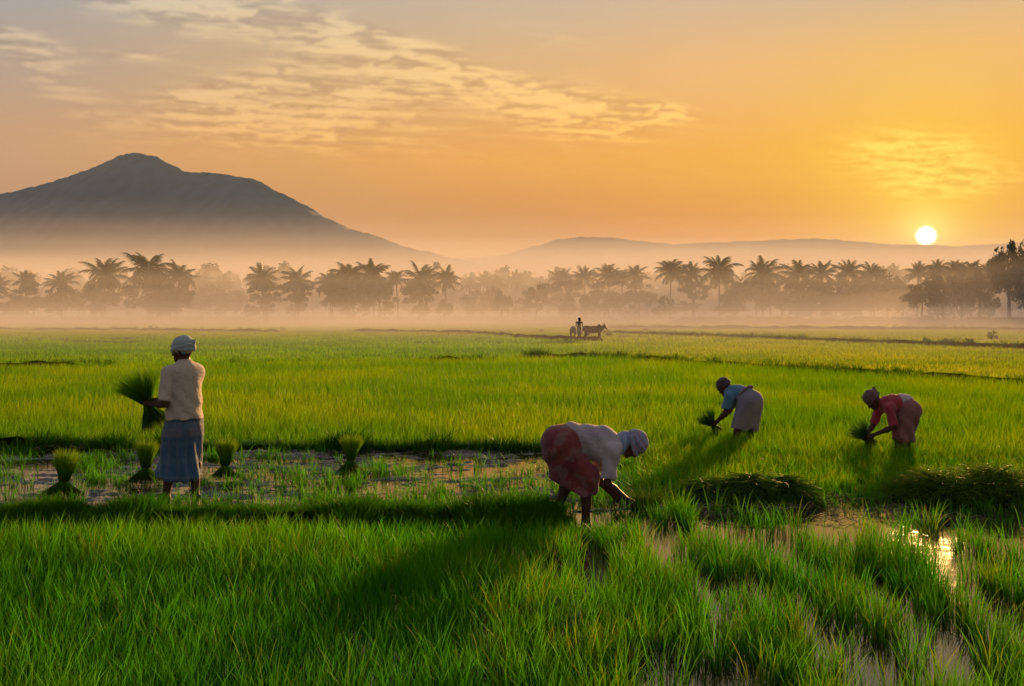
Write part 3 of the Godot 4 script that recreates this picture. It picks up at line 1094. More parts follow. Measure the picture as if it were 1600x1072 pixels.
func make_trees() -> void:
	for k in 4: fronds.append(frond([0.55, 0.85, 1.15, 1.45][k]))
	for k in 5: crowns.append(leafy([4200, 3600, 4200, 3400, 4000][k], [0.8, 1.0, 0.7, 1.1, 0.9][k], [34, 28, 38, 26, 32][k], 0.075))
	var far_group := "hazy palms along the far treeline"
	# column, top row, distance, length of a leaf
	palm("pale hazy palm leaning out of the picture's left edge", -6, 430, 230, 3.6)
	palm("hazy palm rising from the leftmost bushy tree", 42, 423, 230, 3.2)
	palm("slender hazy palm between the leftmost tree and the lone-trunked palm", 98, 422, 225, 4.2)
	palm("palm with a wide round crown and one bare trunk, straight below the mountain's left shoulder", 162, 402, 212, 5.4)
	palm("tallest palm of the left clump, under the mountain peak", 232, 393, 205, 5.8)
	palm("shorter palm on the right side of the clump under the mountain peak", 277, 411, 210, 4.4)
	palm("faint palm right of the clump under the peak", 316, 425, 330, 4.2)
	palm("palm above a dark bush, left one of the pair under the mountain's long slope", 411, 414, 222, 4.3)
	palm("palm above a dark bush, right one of the pair under the mountain's long slope", 462, 416, 222, 4.4)
	palm("palm at the left end of the dark flat-bottomed grove", 517, 421, 226, 4.2)
	palm("tall palm in the middle of the dark flat-bottomed grove, left of its twin", 545, 407, 205, 4.6)
	palm("tall palm in the dark flat-bottomed grove, right of its twin", 584, 408, 207, 4.7)
	palm("narrow palm just right of the dark flat-bottomed grove", 622, 420, 230, 3.2)
	palm("palm with a full drooping crown standing alone left of the picture's centre", 660, 412, 206, 5.0)
	palm("hazier palm right beside the lone drooping palm", 696, 418, 238, 4.2)
	var hazy := ["faint small palm right of the clump under the peak, beside another faint one", "faint small palm right of the lone drooping palm, first of three in the mist", "faint small palm right of the lone drooping palm, second of three in the mist", "faint small palm right of the lone drooping palm, third of three in the mist", "faint taller palm midway between the lone drooping palm and the ox team", "faint small palm past the right end of the long dark wood, left of two", "faint small palm past the right end of the long dark wood, right of two", "faint small palm behind the right end of the long dark wood"]
	var nth_palm := 0
	for q in [[348, 428], [732, 428], [755, 427], [779, 428], [806, 422], [1383, 414], [1398, 413], [1340, 420]]:
		palm(hazy[nth_palm], q[0], q[1], 330, 4.4, far_group)
		nth_palm += 1
	palm("hazy bushy palm above the mist left of the ox team", 877, 418, 285, 4.6)
	palm("hazy palm just above the standing ploughman", 913, 415, 270, 4.2)
	palm("broad hazy palm above the ox", 952, 411, 262, 4.6)
	palm("thin palm squeezed between the broad palm above the ox and its neighbour", 972, 420, 275, 3.2)
	palm("palm right of the ones above the ox", 992, 414, 262, 4.0)
	palm("palm with a bare pale trunk in the mist, first of the right-hand row", 1047, 402, 225, 4.5)
	palm("lower palm between two taller ones over a flat-topped tree", 1083, 411, 228, 3.8)
	palm("darkest palm with a long thin trunk down to the field", 1124, 399, 200, 4.8)
	palm("palm with a wide crown at the left end of the long dark wood", 1192, 403, 215, 5.0)
	palm("palm over the middle of the long dark wood, left of two alike", 1247, 407, 225, 4.4)
	palm("palm over the middle of the long dark wood, right of two alike", 1286, 407, 225, 4.4)
	palm("palm over the right half of the long dark wood", 1325, 406, 228, 4.3)
	palm("small palm near the right end of the long dark wood", 1361, 409, 245, 4.2)
	palm("glowing palm straight below the sun", 1433, 410, 250, 4.0)
	palm("palm behind the right grove, just right of the sun", 1466, 405, 235, 4.0)
	palm("second palm right of the sun behind the right grove", 1491, 408, 235, 3.8)
	palm("palm peeping over the right grove beside the tall tree", 1516, 405, 235, 4.2)
	palm("palm half hidden by the tall tree at the right edge", 1545, 411, 240, 4.0)

	# broad trees: column, top row, distance, half width in the photograph, lowest leaves
	for q in [
		["bushy hazy tree at the far left end of the treeline", 10, 452, 240, 34, 486], ["bushy tree under the leftmost palm", 52, 440, 235, 36, 482], ["rounded tree under the slender hazy palm", 102, 446, 230, 26, 486],
		["full tree under the palm with one bare trunk", 160, 434, 216, 34, 472], ["large dark tree in the left clump under the peak", 236, 424, 208, 40, 476], ["dark tree at the right of the left clump", 278, 428, 212, 26, 474],
				["dark bush-like tree under the left palm of the pair", 416, 436, 224, 28, 470], ["dark bush-like tree under the right palm of the pair", 466, 438, 224, 26, 468],
		["dark tree at the left end of the flat-bottomed grove", 520, 436, 224, 24, 474], ["broad dark tree in the flat-bottomed grove", 552, 424, 208, 32, 477], ["dark tree at the right end of the flat-bottomed grove", 592, 430, 210, 30, 476],
		["tree under the lone drooping palm", 655, 434, 212, 28, 468], ["hazy rounded tree left of the ox team", 838, 440, 255, 22, 478], ["hazy broad tree above the ox", 880, 432, 275, 34, 476],
		["hazy spreading tree right above the ox", 950, 432, 265, 38, 472], ["hazy tree left of the palm with a bare pale trunk", 998, 432, 262, 24, 472],
		["flat-topped small tree in the mist under the first right-hand palm", 1070, 470, 205, 26, 481], ["second flat-topped small tree, beside the long thin palm trunk", 1142, 473, 203, 22, 482], ["bushy tree between two palms above the flat-topped tree", 1085, 434, 226, 22, 462], ["dark tree right behind the darkest palm", 1150, 438, 220, 22, 468],
		["dark tree at the left end of the long wood", 1182, 428, 216, 30, 472], ["second tree of the long dark wood from its left end", 1222, 430, 220, 28, 474], ["middle tree of the long dark wood", 1266, 430, 224, 32, 476],
		["tree right of the middle of the long dark wood", 1306, 428, 226, 28, 478], ["fourth tree of the long dark wood from its left end", 1344, 426, 230, 28, 476], ["tree at the right end of the long dark wood", 1386, 424, 236, 28, 478],
		["low tree filling the long wood under its first palm", 1204, 442, 232, 26, 478], ["low tree filling the long wood between its first two palms", 1244, 438, 236, 28, 480], ["low tree filling the long wood under its middle palms", 1288, 440, 238, 28, 480], ["low tree filling the long wood right of its middle", 1326, 436, 240, 28, 480], ["low tree filling the long wood near its right end", 1366, 436, 242, 26, 480], ["hazy tree between the long wood and the right grove", 1410, 430, 246, 26, 482],
		["hazy tree between the peak clump and the pair of palms", 340, 442, 300, 40, 486], ["hazy trees behind the mist left of the picture's middle", 760, 446, 300, 36, 484],
		["forked tree at the left end of the right grove", 1440, 434, 158, 30, 480], ["tree with a straight trunk below the sun's right side", 1474, 420, 165, 30, 478], ["thin tree in the middle of the right grove", 1502, 418, 172, 24, 476],
		["full tree in the right grove left of the tall one", 1530, 412, 165, 30, 482], ["tallest tree of the right grove, its crown in tiers above all the palms", 1577, 372, 152, 29, 470], ["tree cut by the right edge of the picture", 1622, 396, 156, 36, 486]]:
		tree("broad_tree", q[0], q[1], q[2], q[3], q[4] * 1.12, q[5] + (8.0 if q[3] > 180 else 2.0))
	# shrubs and low growth standing in the mist
	for k in 46:
		var col := rnd(-60, 1660)
		var z := rnd(190, 270)
		var top := rnd(452, 478)
		var hw := rnd(10, 20)
		tree("shrub", "low shrub half sunk in the mist below the treeline", col, top, z, hw, 496, "shrub", "shrubs in the mist below the treeline")
	var spots := ["small blurred shrub in the pale field far left of the standing man's head", "tiny shrub in the pale field just above the standing man's bundle, left of two", "tiny shrub in the pale field above the standing man's bundle, right of two", "small shrub on the bare bund midway between the standing man and the ox team", "small shrub on the bare bund nearer to the ox team than its twin", "round shrub on the bund just left of the ox team", "round shrub on the bund right of the ox's head", "upright shrub on the far bund below the tallest right-hand tree", "low bush beside the upright shrub on the far right bund", "wide low bush on the far right bund, nearest the picture's middle", "dark bush on the far right bund beside the wide low one", "small tuft-like shrub at the feet of the far bending worker", "shrub on the distant bund right of the ox team, left of two", "shrub on the distant bund right of the ox team, right of two"]
	var nth := 0
	for q in [[178, 509, 120, 5], [235, 508, 105, 4], [246, 510, 106, 5], [735, 516, 98, 4], [782, 516, 98, 4], [846, 514, 95, 5], [951, 519, 80, 5], [1550, 516, 70, 9], [1515, 528, 58, 9], [1480, 528, 60, 12], [1448, 527, 62, 9], [885, 527, 66, 4], [1008, 513, 100, 7], [1040, 513, 102, 6]]:
		var z: float = q[2]
		nth += 1
		tree("shrub", spots[nth - 1], q[0], q[1], z, q[3], dist_row(z) + 2.0, "shrub", "small shrubs on the far bunds")
	# the far wood
	var where := []
	var tints := []
	for k in 260:
		var z := rnd(360, 520)
		var x := rnd(-0.62, 0.62) * z
		var s := rnd(4.5, 9.0)
		where.append(Transform3D(Basis(Vector3.UP, rng.randf() * TAU).scaled_local(Vector3(s, s * rnd(0.9, 1.4), s)), Vector3(x, s * 0.7 + rnd(2, 5), -z)))
		tints.append(Color(1, 1, 1) * rnd(0.8, 1.2))
	scatter("woodland", [crowns[0], crowns[1], crowns[3]], where, tints, "far wood fading into haze behind the palms", "wood")


func dist_row(z: float) -> float:
	return HORIZON + EYE * LENS / z


func make_fields() -> void:
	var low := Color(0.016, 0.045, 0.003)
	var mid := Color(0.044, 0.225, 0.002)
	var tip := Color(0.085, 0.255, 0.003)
	# nearest paddy
	var near := []
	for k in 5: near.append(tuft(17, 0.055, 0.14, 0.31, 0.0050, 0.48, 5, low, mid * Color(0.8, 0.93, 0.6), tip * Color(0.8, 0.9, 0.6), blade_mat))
	var where := []
	var tints := []
	var z := 3.2
	while z < 9.75:
		var step := 0.079
		var x := -z * 0.56 - 0.6
		while x < z * 0.56 + 0.6:
			x += step
			var px := x + rnd(-0.05, 0.05)
			var pz := z + rnd(-0.05, 0.05)
			var n := soft.get_noise_2d(px * 34.0, pz * 9.0)
			var right := smoothstep(-0.6, 0.9, px + (pz - 6.0) * 0.12)
			var keep := 0.96 - right * smoothstep(0.06, -0.18, n) * 0.84 - right * 0.10
			if pz > near_end(px): continue
			if px > 1.7: keep *= lerpf(1.0, 0.22, smoothstep(7.6, 8.3, pz + 0.5 * soft.get_noise_2d(px * 16.0, 77.0)))
			if rng.randf() > keep: continue
			var g := soft.get_noise_2d(px * 7.0 + 50.0, pz * 7.0)
			var tint := Color(0.80, 0.95, 0.8).lerp(Color(1.45, 1.12, 0.8), clampf(g * 1.6 + 0.30 + right * 0.25, 0, 1)) * rnd(0.8, 1.2)
			if rng.randf() < 0.05 + 0.07 * right: tint *= Color(2.3, 0.95, 1.0)
			if rng.randf() < 0.1: tint *= Color(0.6, 0.6, 0.6)
			set_plant(where, tints, Vector3(px, -0.02, -pz), rnd(0.7, 1.25) * (1.0 + 0.2 * g), rnd(0.85, 1.15) * (lerpf(1.0, 0.62, smoothstep(8.0, 8.7, pz)) if px < 1.0 else 1.0), tint)
		z += step
	scatter("rice_field", near, where, tints, "tall bright green rice filling the foreground, water between its rows at right", "rice")

	# shoots on the trampled strip and the open water
	var shoot := []
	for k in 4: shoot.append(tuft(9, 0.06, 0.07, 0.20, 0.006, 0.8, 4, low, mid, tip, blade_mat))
	where = []
	tints = []
	for k in 9500:
		var px := rnd(-7.5, 7.0)
		var pz := rnd(9.3, 14.2)
		var n := soft.get_noise_2d(px * 14.0 + 300.0, pz * 30.0)
		var keep := smoothstep(0.02, 0.45, n)
		if px > -2.6 and px < 1.8: keep = smoothstep(-0.25, 0.3, n) * smoothstep(13.6, 11.5, pz)
		if px > 0.8 and pz > 10.2: keep = 0.9
		if px > 1.8 and pz < 10.2: keep = smoothstep(0.0, 0.5, n) * 0.8
		if rng.randf() > keep: continue
		set_plant(where, tints, Vector3(px, -0.015, -pz), rnd(0.7, 1.3), rnd(0.8, 1.2), Color(1, 1, 1) * rnd(0.7, 1.25))
	scatter("rice_shoots", shoot, where, tints, "short green shoots scattered over the trampled mud", "shoots")

	# middle paddy
	var midt := []
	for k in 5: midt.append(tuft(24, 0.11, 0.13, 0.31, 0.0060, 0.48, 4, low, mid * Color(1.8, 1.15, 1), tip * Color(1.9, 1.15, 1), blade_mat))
	where = []
	tints = []
	z = 10.6
	while z < 42.0:
		var step := 0.115 * pow(z / 12.0, 0.62)
		var x := -z * 0.54 - 1.0
		while x < z * 0.54 + 1.0:
			x += step
			var px := x + rnd(-0.5, 0.5) * step
			var pz := z + rnd(-0.5, 0.5) * step
			if pz < rice_front(px) or pz > rice_back.call(px) - 0.3: continue
			var n := soft.get_noise_2d(px * 11.0, pz * 11.0)
			var keep := 0.97
			if px > 0.5:
				keep = 0.93 - 0.6 * smoothstep(0.12, 0.45, n) * smoothstep(30.0, 18.0, pz)
				if pz < 12.4: keep *= 0.7
			elif pz < 22.0: keep -= 0.5 * smoothstep(0.3, 0.5, n)
			if rng.randf() > keep: continue
			var g := soft.get_noise_2d(px * 3.0 + 50.0, pz * 3.0)
			var tint := Color(0.80, 0.92, 0.8).lerp(Color(1.45, 1.12, 0.9), clampf(g * 1.6 + 0.42, 0, 1)) * rnd(0.85, 1.15)
			var size := rnd(0.8, 1.15) * pow(z / 12.0, 0.22)
			set_plant(where, tints, Vector3(px, -0.03, -pz), size, rnd(0.85, 1.1) * (0.8 if px > 0.8 and pz < 13.0 else 1.0), tint)
		z += step
	scatter("rice_field", midt, where, tints, "broad yellow-green rice field in which the planters stand", "rice")

	# fields beyond, paler and drier
	var fart := []
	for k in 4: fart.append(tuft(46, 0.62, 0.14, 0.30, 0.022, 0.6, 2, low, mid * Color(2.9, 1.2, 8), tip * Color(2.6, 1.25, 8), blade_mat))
	where = []
	tints = []
	z = 26.0
	while z < 235.0:
		var step := 0.62 * pow(z / 40.0, 0.75)
		var x := -z * 0.54 - 3.0
		while x < z * 0.54 + 3.0:
			x += step
			var px := x + rnd(-0.5, 0.5) * step
			var pz := z + rnd(-0.5, 0.5) * step
			if pz < rice_back.call(px) + 1.0: continue
			var g := soft.get_noise_2d(px * 1.2 + 50.0, pz * 2.0)
			if g > 0.34 and pz > 60.0: continue
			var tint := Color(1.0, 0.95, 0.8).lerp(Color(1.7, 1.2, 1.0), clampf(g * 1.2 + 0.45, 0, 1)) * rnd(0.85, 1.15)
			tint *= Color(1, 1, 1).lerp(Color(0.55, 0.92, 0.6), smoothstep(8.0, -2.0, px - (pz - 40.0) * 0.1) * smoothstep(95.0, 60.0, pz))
			set_plant(where, tints, Vector3(px, -0.03, -pz), rnd(0.85, 1.2) * pow(z / 40.0, 0.42), rnd(0.6, 0.9) * pow(40.0 / z, 0.2), tint)
		z += step * 0.8
	scatter("rice_field", fart, where, tints, "pale yellow-green far rice fields running into the mist", "rice")

	# bunds: earth banks with weeds on them
	var dark := Color(0.095, 0.080, 0.036)
	var lines := [
		["grassy bank crossing the left half just behind the nearest rice", [Vector3(-9.0, 0, -9.3), Vector3(-5.0, 0, -9.25), Vector3(-2.2, 0, -9.2), Vector3(-0.6, 0, -9.25), Vector3(0.5, 0, -9.4)], 1.1, 0.15, 1100.0, 0.5, 0.95, Color(0.66, 0.78, 0.6)],
		["added dark bank standing in for shade at the foot of the rice along the trampled strip", [Vector3(-8.2, 0, -14.15), Vector3(-5.0, 0, -14.05), Vector3(-2.0, 0, -14.15), Vector3(0.5, 0, -14.0)], 0.5, 0.10, 150.0, 0.7, 1.3, Color(0.36, 0.46, 0.5)],  # added bank, weeds tinted dark to paint the shade among the rice stems
		["short dark mud bank below the rice edge at far left", [Vector3(-8.6, 0, -14.0), Vector3(-7.4, 0, -13.9), Vector3(-6.35, 0, -14.1)], 0.6, 0.24, 40.0, 0.4, 0.8, Color(0.5, 0.55, 0.5)],
		["long dark bund slanting down the right side behind the planters", [Vector3(0.5, 0, -42.5), Vector3(4.0, 0, -41.0), Vector3(9.0, 0, -33.2), Vector3(13.4, 0, -26.2), Vector3(19.0, 0, -18.0)], 1.3, 0.26, 34.0, 0.8, 1.5, Color(0.75, 0.55, 0.6)],
		["dark weedy bund behind the standing man at far left", [Vector3(-22.0, 0, -33.6), Vector3(-17.0, 0, -33.9), Vector3(-13.8, 0, -34.6)], 0.9, 0.32, 22.0, 0.8, 1.3, Color(0.4, 0.40, 0.4)],
		["short weedy bund right behind the standing man's shoulder", [Vector3(-10.6, 0, -36.2), Vector3(-9.4, 0, -36.5), Vector3(-7.6, 0, -37.2)], 0.7, 0.22, 20.0, 0.6, 1.1, Color(0.42, 0.42, 0.4)],
		["dark weedy bund left of the picture's centre", [Vector3(-4.4, 0, -38.4), Vector3(-2.5, 0, -38.6), Vector3(-0.6, 0, -38.8)], 0.8, 0.28, 26.0, 0.9, 1.4, Color(0.36, 0.40, 0.4)],
		["far bund reaching from behind the ox team to the right edge", [Vector3(8.0, 0, -92.0), Vector3(15.0, 0, -80.0), Vector3(27.5, 0, -51.0), Vector3(34.0, 0, -38.0)], 1.6, 0.30, 14.0, 1.2, 2.0, Color(0.8, 0.55, 0.6)],
		["bare far bund in front of the ox team", [Vector3(-17.0, 0, -100.0), Vector3(-4.0, 0, -92.0), Vector3(3.0, 0, -70.0), Vector3(6.5, 0, -69.0)], 1.1, 0.32, 4.0, 1.0, 1.6, Color(0.5, 0.46, 0.4)],
		["distant bund right of the ox team", [Vector3(10.0, 0, -116.0), Vector3(32.0, 0, -112.0), Vector3(62.0, 0, -100.0)], 1.6, 0.45, 4.0, 1.2, 2.0, Color(0.5, 0.46, 0.4)],
		["distant bund crossing the left fields", [Vector3(-90.0, 0, -112.0), Vector3(-40.0, 0, -104.0), Vector3(-22.0, 0, -96.0)], 1.4, 0.35, 3.0, 1.2, 2.0, Color(0.5, 0.46, 0.4)],
		["low rise of ground in front of the long dark wood", [Vector3(26.0, 0, -166.0), Vector3(44.0, 0, -160.0), Vector3(66.0, 0, -158.0), Vector3(95.0, 0, -150.0)], 12.0, 1.1, 8.0, 1.6, 2.6, Color(0.5, 0.46, 0.4)],
	]
	var weed := []
	for k in 3: weed.append(tuft(16, 0.10, 0.08, 0.26, 0.010, 0.95, 4, low * 0.8, mid * 0.8, tip * 0.5, blade_mat))
	for q in lines:
		bund(q[0], q[1], q[2], q[3], dark, 0.2 if q[2] < 0.7 else 0.6)
		where = []
		tints = []
		along_bund(q[1], q[2], q[3], q[4], q[5], q[6], q[7], where, tints)
		if where.size():
			scatter("bund_weeds", weed, where, tints, "weeds growing on the " + q[0], "weeds")

	# straw lying in the water
	var acc := Acc.new()
	for k in 1500:
		var p := Vector3(rnd(1.7, 4.4), 0, -rnd(9.2, 10.5))
		if k % 5 == 0: p = Vector3(rnd(0.6, 2.2), 0, -rnd(10.6, 12.2))
		if k % 7 == 0: p = Vector3(rnd(-6.6, -4.6), 0.05, -rnd(13.4, 14.2))
		if k % 4 == 1: p = Vector3(rnd(-7.0, 0.4), 0, -rnd(10.4, 14.0))
		elif soft.get_noise_2d(p.x * 14.0, p.z * 24.0) < -0.08: continue
		var a := rnd(-0.5, 0.5) + (0.0 if k % 3 else rnd(-1.5, 1.5))
		var d := Vector3(cos(a), 0, sin(a))
		var l := rnd(0.06, 0.20)
		var v := rnd(0.6, 1.2)
		var c := Color(0.26, 0.20, 0.12) * Color(v, v, v)
		var y := rnd(0.012, 0.05)
		tube(acc, [p + Vector3(0, y, 0), p + d * l * 0.5 + Vector3(0, y + rnd(0, 0.03), 0), p + d * l + Vector3(0, y - 0.01, rnd(-0.03, 0.03))], [0.0032, 0.003, 0.0015], 3, c)
	var st := part("straw_litter", acc.mesh(straw_mat), self)
	tag(st, "pale dead straw strewn over the mud and shallow water", "straw", "", "stuff")


func mound(label: String, at: Vector3, half: Vector3, n: int, low: Color, mid: Color, tip: Color, upright: float) -> void:
	# seedlings thrown together in a long heap: a core, and blades combed over its flanks
	var o := thing("seedling_heap", label, "heap of seedlings", at)
	var core := Acc.new()
	nets(core, [bone(Vector3(-half.x * 0.7, half.y * 0.05, 0), Vector3(half.x * 0.7, half.y * 0.05, 0), half.y * 0.50, half.y * 0.46, 0.05)], 0.05, func(_p: Vector3) -> Color: return low * 0.7, func(p: Vector3) -> float: return 0.05 * fine.get_noise_3dv(p * 9.0))
	part("core", core.mesh(heap_mat), o)
	var acc := Acc.new()
	for k in n:
		var u := rnd(-1, 1)
		var rise := sqrt(maxf(0.0, 1.0 - pow(absf(u), 3.2))) * (0.85 + 0.55 * soft.get_noise_2d(u * 34.0 + at.x * 9.0, 7.0) + 0.2 * fine.get_noise_2d(u * 130.0, at.x))
		var a := rnd(-1.5, 1.5)
		var skin := Vector3(u * half.x, maxf(cos(a), 0.0) * half.y * rise * 0.85, sin(a) * half.z * (0.4 + 0.6 * rise))
		var out := Vector3(u * 0.6, cos(a), sin(a)).normalized()
		var lay := (Vector3(rnd(-1.0, 1.0) + u * 0.5, -0.15, sin(a) * 0.9 + rnd(-0.4, 0.4))).normalized()
		var up := (out * rnd(0.2, 0.55) + lay * (1.0 - upright) + Vector3.UP * upright).normalized()
		var v := rnd(0.5, 1.35)
		var cc := Color(v, v, v)
		blade(acc, skin * 0.86, (lay + Vector3(0, -0.8, 0)).normalized(), rnd(0.16, 0.34), rnd(0.2, 0.75), rnd(0.005, 0.009), 4, low * cc, mid * cc, tip * cc, up)
	part("seedlings", acc.mesh(heap_mat), o, null, "stuff")


func make_heaps() -> void:
	var low := Color(0.012, 0.022, 0.006)
	var mid := Color(0.030, 0.078, 0.007)
	var tip := Color(0.048, 0.110, 0.010)
	mound("dark heap of cut seedlings right of the bending man", Vector3(2.42, -0.01, -10.35), Vector3(0.74, 0.35, 0.36), 5600, low, mid, tip, 0.12)
	mound("big bushy heap of seedlings at the right edge beside the open water", Vector3(4.95, -0.01, -10.35), Vector3(1.05, 0.36, 0.42), 6500, low * 1.6, Color(0.050, 0.125, 0.006), Color(0.12, 0.18, 0.010), 0.55)
	for q in [
		["bundle of seedlings tied at the waist, standing leftmost in the mud", 100, 781, 0.37, 0.05, 0.20, 0.22], ["tied seedling bundle standing in the mud just behind the standing man", 228, 758, 0.36, 0.05, 0.20, 0.22],
		["tied seedling bundle standing in the mud right of the standing man", 352, 751, 0.36, 0.06, 0.18, 0.16], ["tied seedling bundle standing alone in the mud near the middle of the strip", 548, 742, 0.34, 0.045, 0.18, 0.15]]:
		var at := on_ground(q[1], q[2])
		var o := thing("seedling_bundle", q[0], "seedling bundle", at, 0.0, "seedling bundles standing in the mud")
		sheaf(o, Vector3(0, q[5], 0), Vector3(rnd(-0.16, 0.16), 1, rnd(-0.1, 0.1)), q[3] * rnd(0.9, 1.1), q[4] * rnd(0.8, 1.5), q[5] * 1.05, q[6], 760, Color(0.028, 0.065, 0.005), Color(0.065, 0.23, 0.004), Color(0.20, 0.32, 0.004))
	var c := thing("seedling_clump", "small green clump of seedlings at the bending man's hands", "seedling clump", on_ground(1008, 793))
	var acc := Acc.new()
	for k in 260:
		var a := rng.randf() * TAU
		var r := sqrt(rng.randf())
		var out := Vector3(cos(a), 0, sin(a))
		var v := rnd(0.7, 1.3)
		blade(acc, out * r * 0.10 * Vector3(1.3, 1, 1), out, rnd(0.14, 0.27), rnd(0.05, 0.5), 0.006, 4, low, Color(0.05, 0.11, 0.01) * v, Color(0.08, 0.15, 0.012) * v, (Vector3.UP + out * r * 0.5).normalized())
	part("leaves", acc.mesh(heap_mat), c, null, "stuff")


func make_people() -> void:
	var skin := Color(0.060, 0.028, 0.016)
	var plain := Color(1, 1, 1)
	# ---- the standing man, seen from behind his left shoulder
	var f := Vector3(-0.75, 0, -0.66)
	var l := Vector3(-0.66, 0, 0.75)
	var J := {
		fwd = f, chest_f = f, pelvis = Vector3(0.03, 0.86, 0), waist = Vector3(0.03, 1.0, 0), chest = Vector3(0.045, 1.22, 0), neck = Vector3(0.035, 1.41, -0.01), head = Vector3(0.005, 1.53, -0.035), hf = Vector3(-0.99, -0.04, -0.12), hu = Vector3(0, 1, 0),
		lsh = Vector3(-0.105, 1.325, 0.15), lel = Vector3(-0.10, 1.0, 0.23), lwr = Vector3(-0.305, 0.985, 0.04), lhd = Vector3(-0.9, 0.05, -0.35), lpl = Vector3(0.3, 0.1, -0.95),
		rsh = Vector3(0.125, 1.31, -0.105), rel = Vector3(-0.02, 1.02, -0.23), rwr = Vector3(-0.275, 1.01, -0.10), rhd = Vector3(-0.95, -0.05, 0.2), rpl = Vector3(-0.1, 0.1, 0.95),
		lhip = Vector3(-0.03, 0.84, 0.07), lkn = Vector3(-0.085, 0.46, 0.06), lan = Vector3(-0.125, 0.05, 0.09), rhip = Vector3(0.09, 0.84, -0.07), rkn = Vector3(0.11, 0.46, -0.08), ran = Vector3(0.135, 0.05, -0.05), curl = 0.85}
	var o := person("person standing in the mud holding a seedling bundle, pale shirt, blue wrap skirt, pale headcloth", on_ground(283, 776), J, skin)
	var shirt := srgb(170, 156, 138)
	var b := [bone(J.chest + Vector3(0.0, 0.05, 0), Vector3(0.035, 0.82, 0.01), 0.176, 0.206, 0.05, f, 1.24, 1)]
	b.append(bone(J.lsh + Vector3(0.03, 0.01, -0.03), J.rsh + Vector3(0.0, 0.0, 0.0), 0.064, 0.070, 0.09))
	b.append(bone(J.lsh + Vector3(0.01, 0.0, -0.01), J.lsh.lerp(J.lel, 0.92), 0.070, 0.068, 0.03, Vector3.ZERO, 1.0, 1))
	b.append(bone(J.rsh, J.rsh.lerp(J.rel, 0.88), 0.062, 0.066, 0.09, Vector3.ZERO, 1.0, 1))
	b.append(bone(J.lsh.lerp(J.lel, 0.82), J.lsh.lerp(J.lel, 0.92), 0.074, 0.074, 0.008, Vector3.ZERO, 1.0, 2))
	b.append(bone(Vector3(0.035, 1.33, -0.01), Vector3(0.025, 1.455, -0.02), 0.105, 0.074, 0.04, Vector3.ZERO, 1.0, 1))
	var folds := func(p: Vector3) -> float: return 0.014 * fine.get_noise_3d(p.x * 24.0 + p.y * 8.0, p.y * 8.0, p.z * 24.0) + 0.007 * sin(p.y * 30.0 + p.x * 45.0 + 5.0 * fine.get_noise_3dv(p * 6.0)) * smoothstep(1.3, 0.9, p.y)
	garment(o, "shirt", b, func(p: Vector3) -> Color: return shirt * (0.93 + 0.10 * fine.get_noise_3dv(p * 12.0)), folds)
	b = [bone(Vector3(0.03, 0.86, 0), Vector3(0.03, 0.70, 0), 0.145, 0.188, 0.06, f, 1.2)]
	b.append(bone(J.lhip + Vector3(0.01, -0.06, -0.01), Vector3(-0.085, 0.205, 0.08), 0.112, 0.125, 0.09, Vector3.ZERO, 1.0, 1))
	b.append(bone(J.rhip, Vector3(0.085, 0.20, -0.05), 0.12, 0.118, 0.09, Vector3.ZERO, 1.0, 1))
	b.append(bone(Vector3(-0.055, 0.68, 0.02), Vector3(-0.195, 0.225, 0.05), 0.085, 0.075, 0.10, Vector3.ZERO, 1.0, 1))
	b.append(bone(Vector3(0.03, 0.7, 0.02), Vector3(0.0, 0.195, 0.02), 0.13, 0.13, 0.1, Vector3.ZERO, 1.0, 1))
	folds = func(p: Vector3) -> float:
		var a := atan2(p.x, p.z)
		return 0.011 * sin(a * 7.0 + p.y * 6.0 + 7.0 * fine.get_noise_3dv(p * 5.0)) * smoothstep(0.9, 0.35, p.y) + 0.014 * fine.get_noise_3d(p.x * 9.0, p.y * 24.0, p.z * 9.0)
	var plaid := func(p: Vector3) -> Color:
		var a := atan2(p.x - 0.0, p.z) * 0.2
		var c := Color(0.022, 0.075, 0.155)
		var row := sin(p.y * 34.0 + 0.6) * 0.5 + 0.5
		var line := sin(a * 62.0) * 0.5 + 0.5
		c = c.lerp(Color(0.26, 0.19, 0.19), smoothstep(0.62, 0.68, p.y) * smoothstep(0.83, 0.77, p.y) * (0.8 - 0.55 * smoothstep(0.05, 0.09, p.x) * smoothstep(0.15, 0.11, p.x)))
		var n := fine.get_noise_3dv(p * 8.0)
		c = c.lerp(Color(0.07, 0.13, 0.18), smoothstep(0.70, 0.94, row) * 0.5)
		c = c.lerp(Color(0.13, 0.13, 0.17), smoothstep(0.80, 0.97, line) * clampf(0.25 + n * 2.0, 0.0, 0.6))
		c = c.lerp(Color(0.02, 0.05, 0.10), clampf(n * 2.0, 0.0, 0.6))
		return c.lerp(Color(0.02, 0.04, 0.07), smoothstep(0.25, 0.16, p.y) * 0.6)
	garment(o, "wrap_skirt", b, plaid, folds)
	b = [bone(Vector3(0.02, 0.86, 0), Vector3(0.02, 0.80, 0), 0.165, 0.182, 0.03, f, 1.22, 2)]
	garment(o, "waist_roll", b, func(_p: Vector3) -> Color: return Color(0.035, 0.035, 0.045), func(p: Vector3) -> float: return 0.008 * fine.get_noise_3dv(p * 14.0))
	turban(o, J, srgb(128, 146, 152), srgb(164, 164, 154), 1.14)
	var held := thing("seedling_bundle", "big fan of seedlings held up in the standing man's hands", "seedling bundle", o.position)
	sheaf(held, Vector3(-0.375, 0.99, -0.03), Vector3(-0.40, 0.92, 0.05), 0.42, 0.24, 0.33, 0.14, 760, Color(0.030, 0.08, 0.006), Color(0.055, 0.20, 0.004), Color(0.12, 0.26, 0.006))

	# ---- the man bending low, seen from his right
	f = Vector3(1, 0, 0)
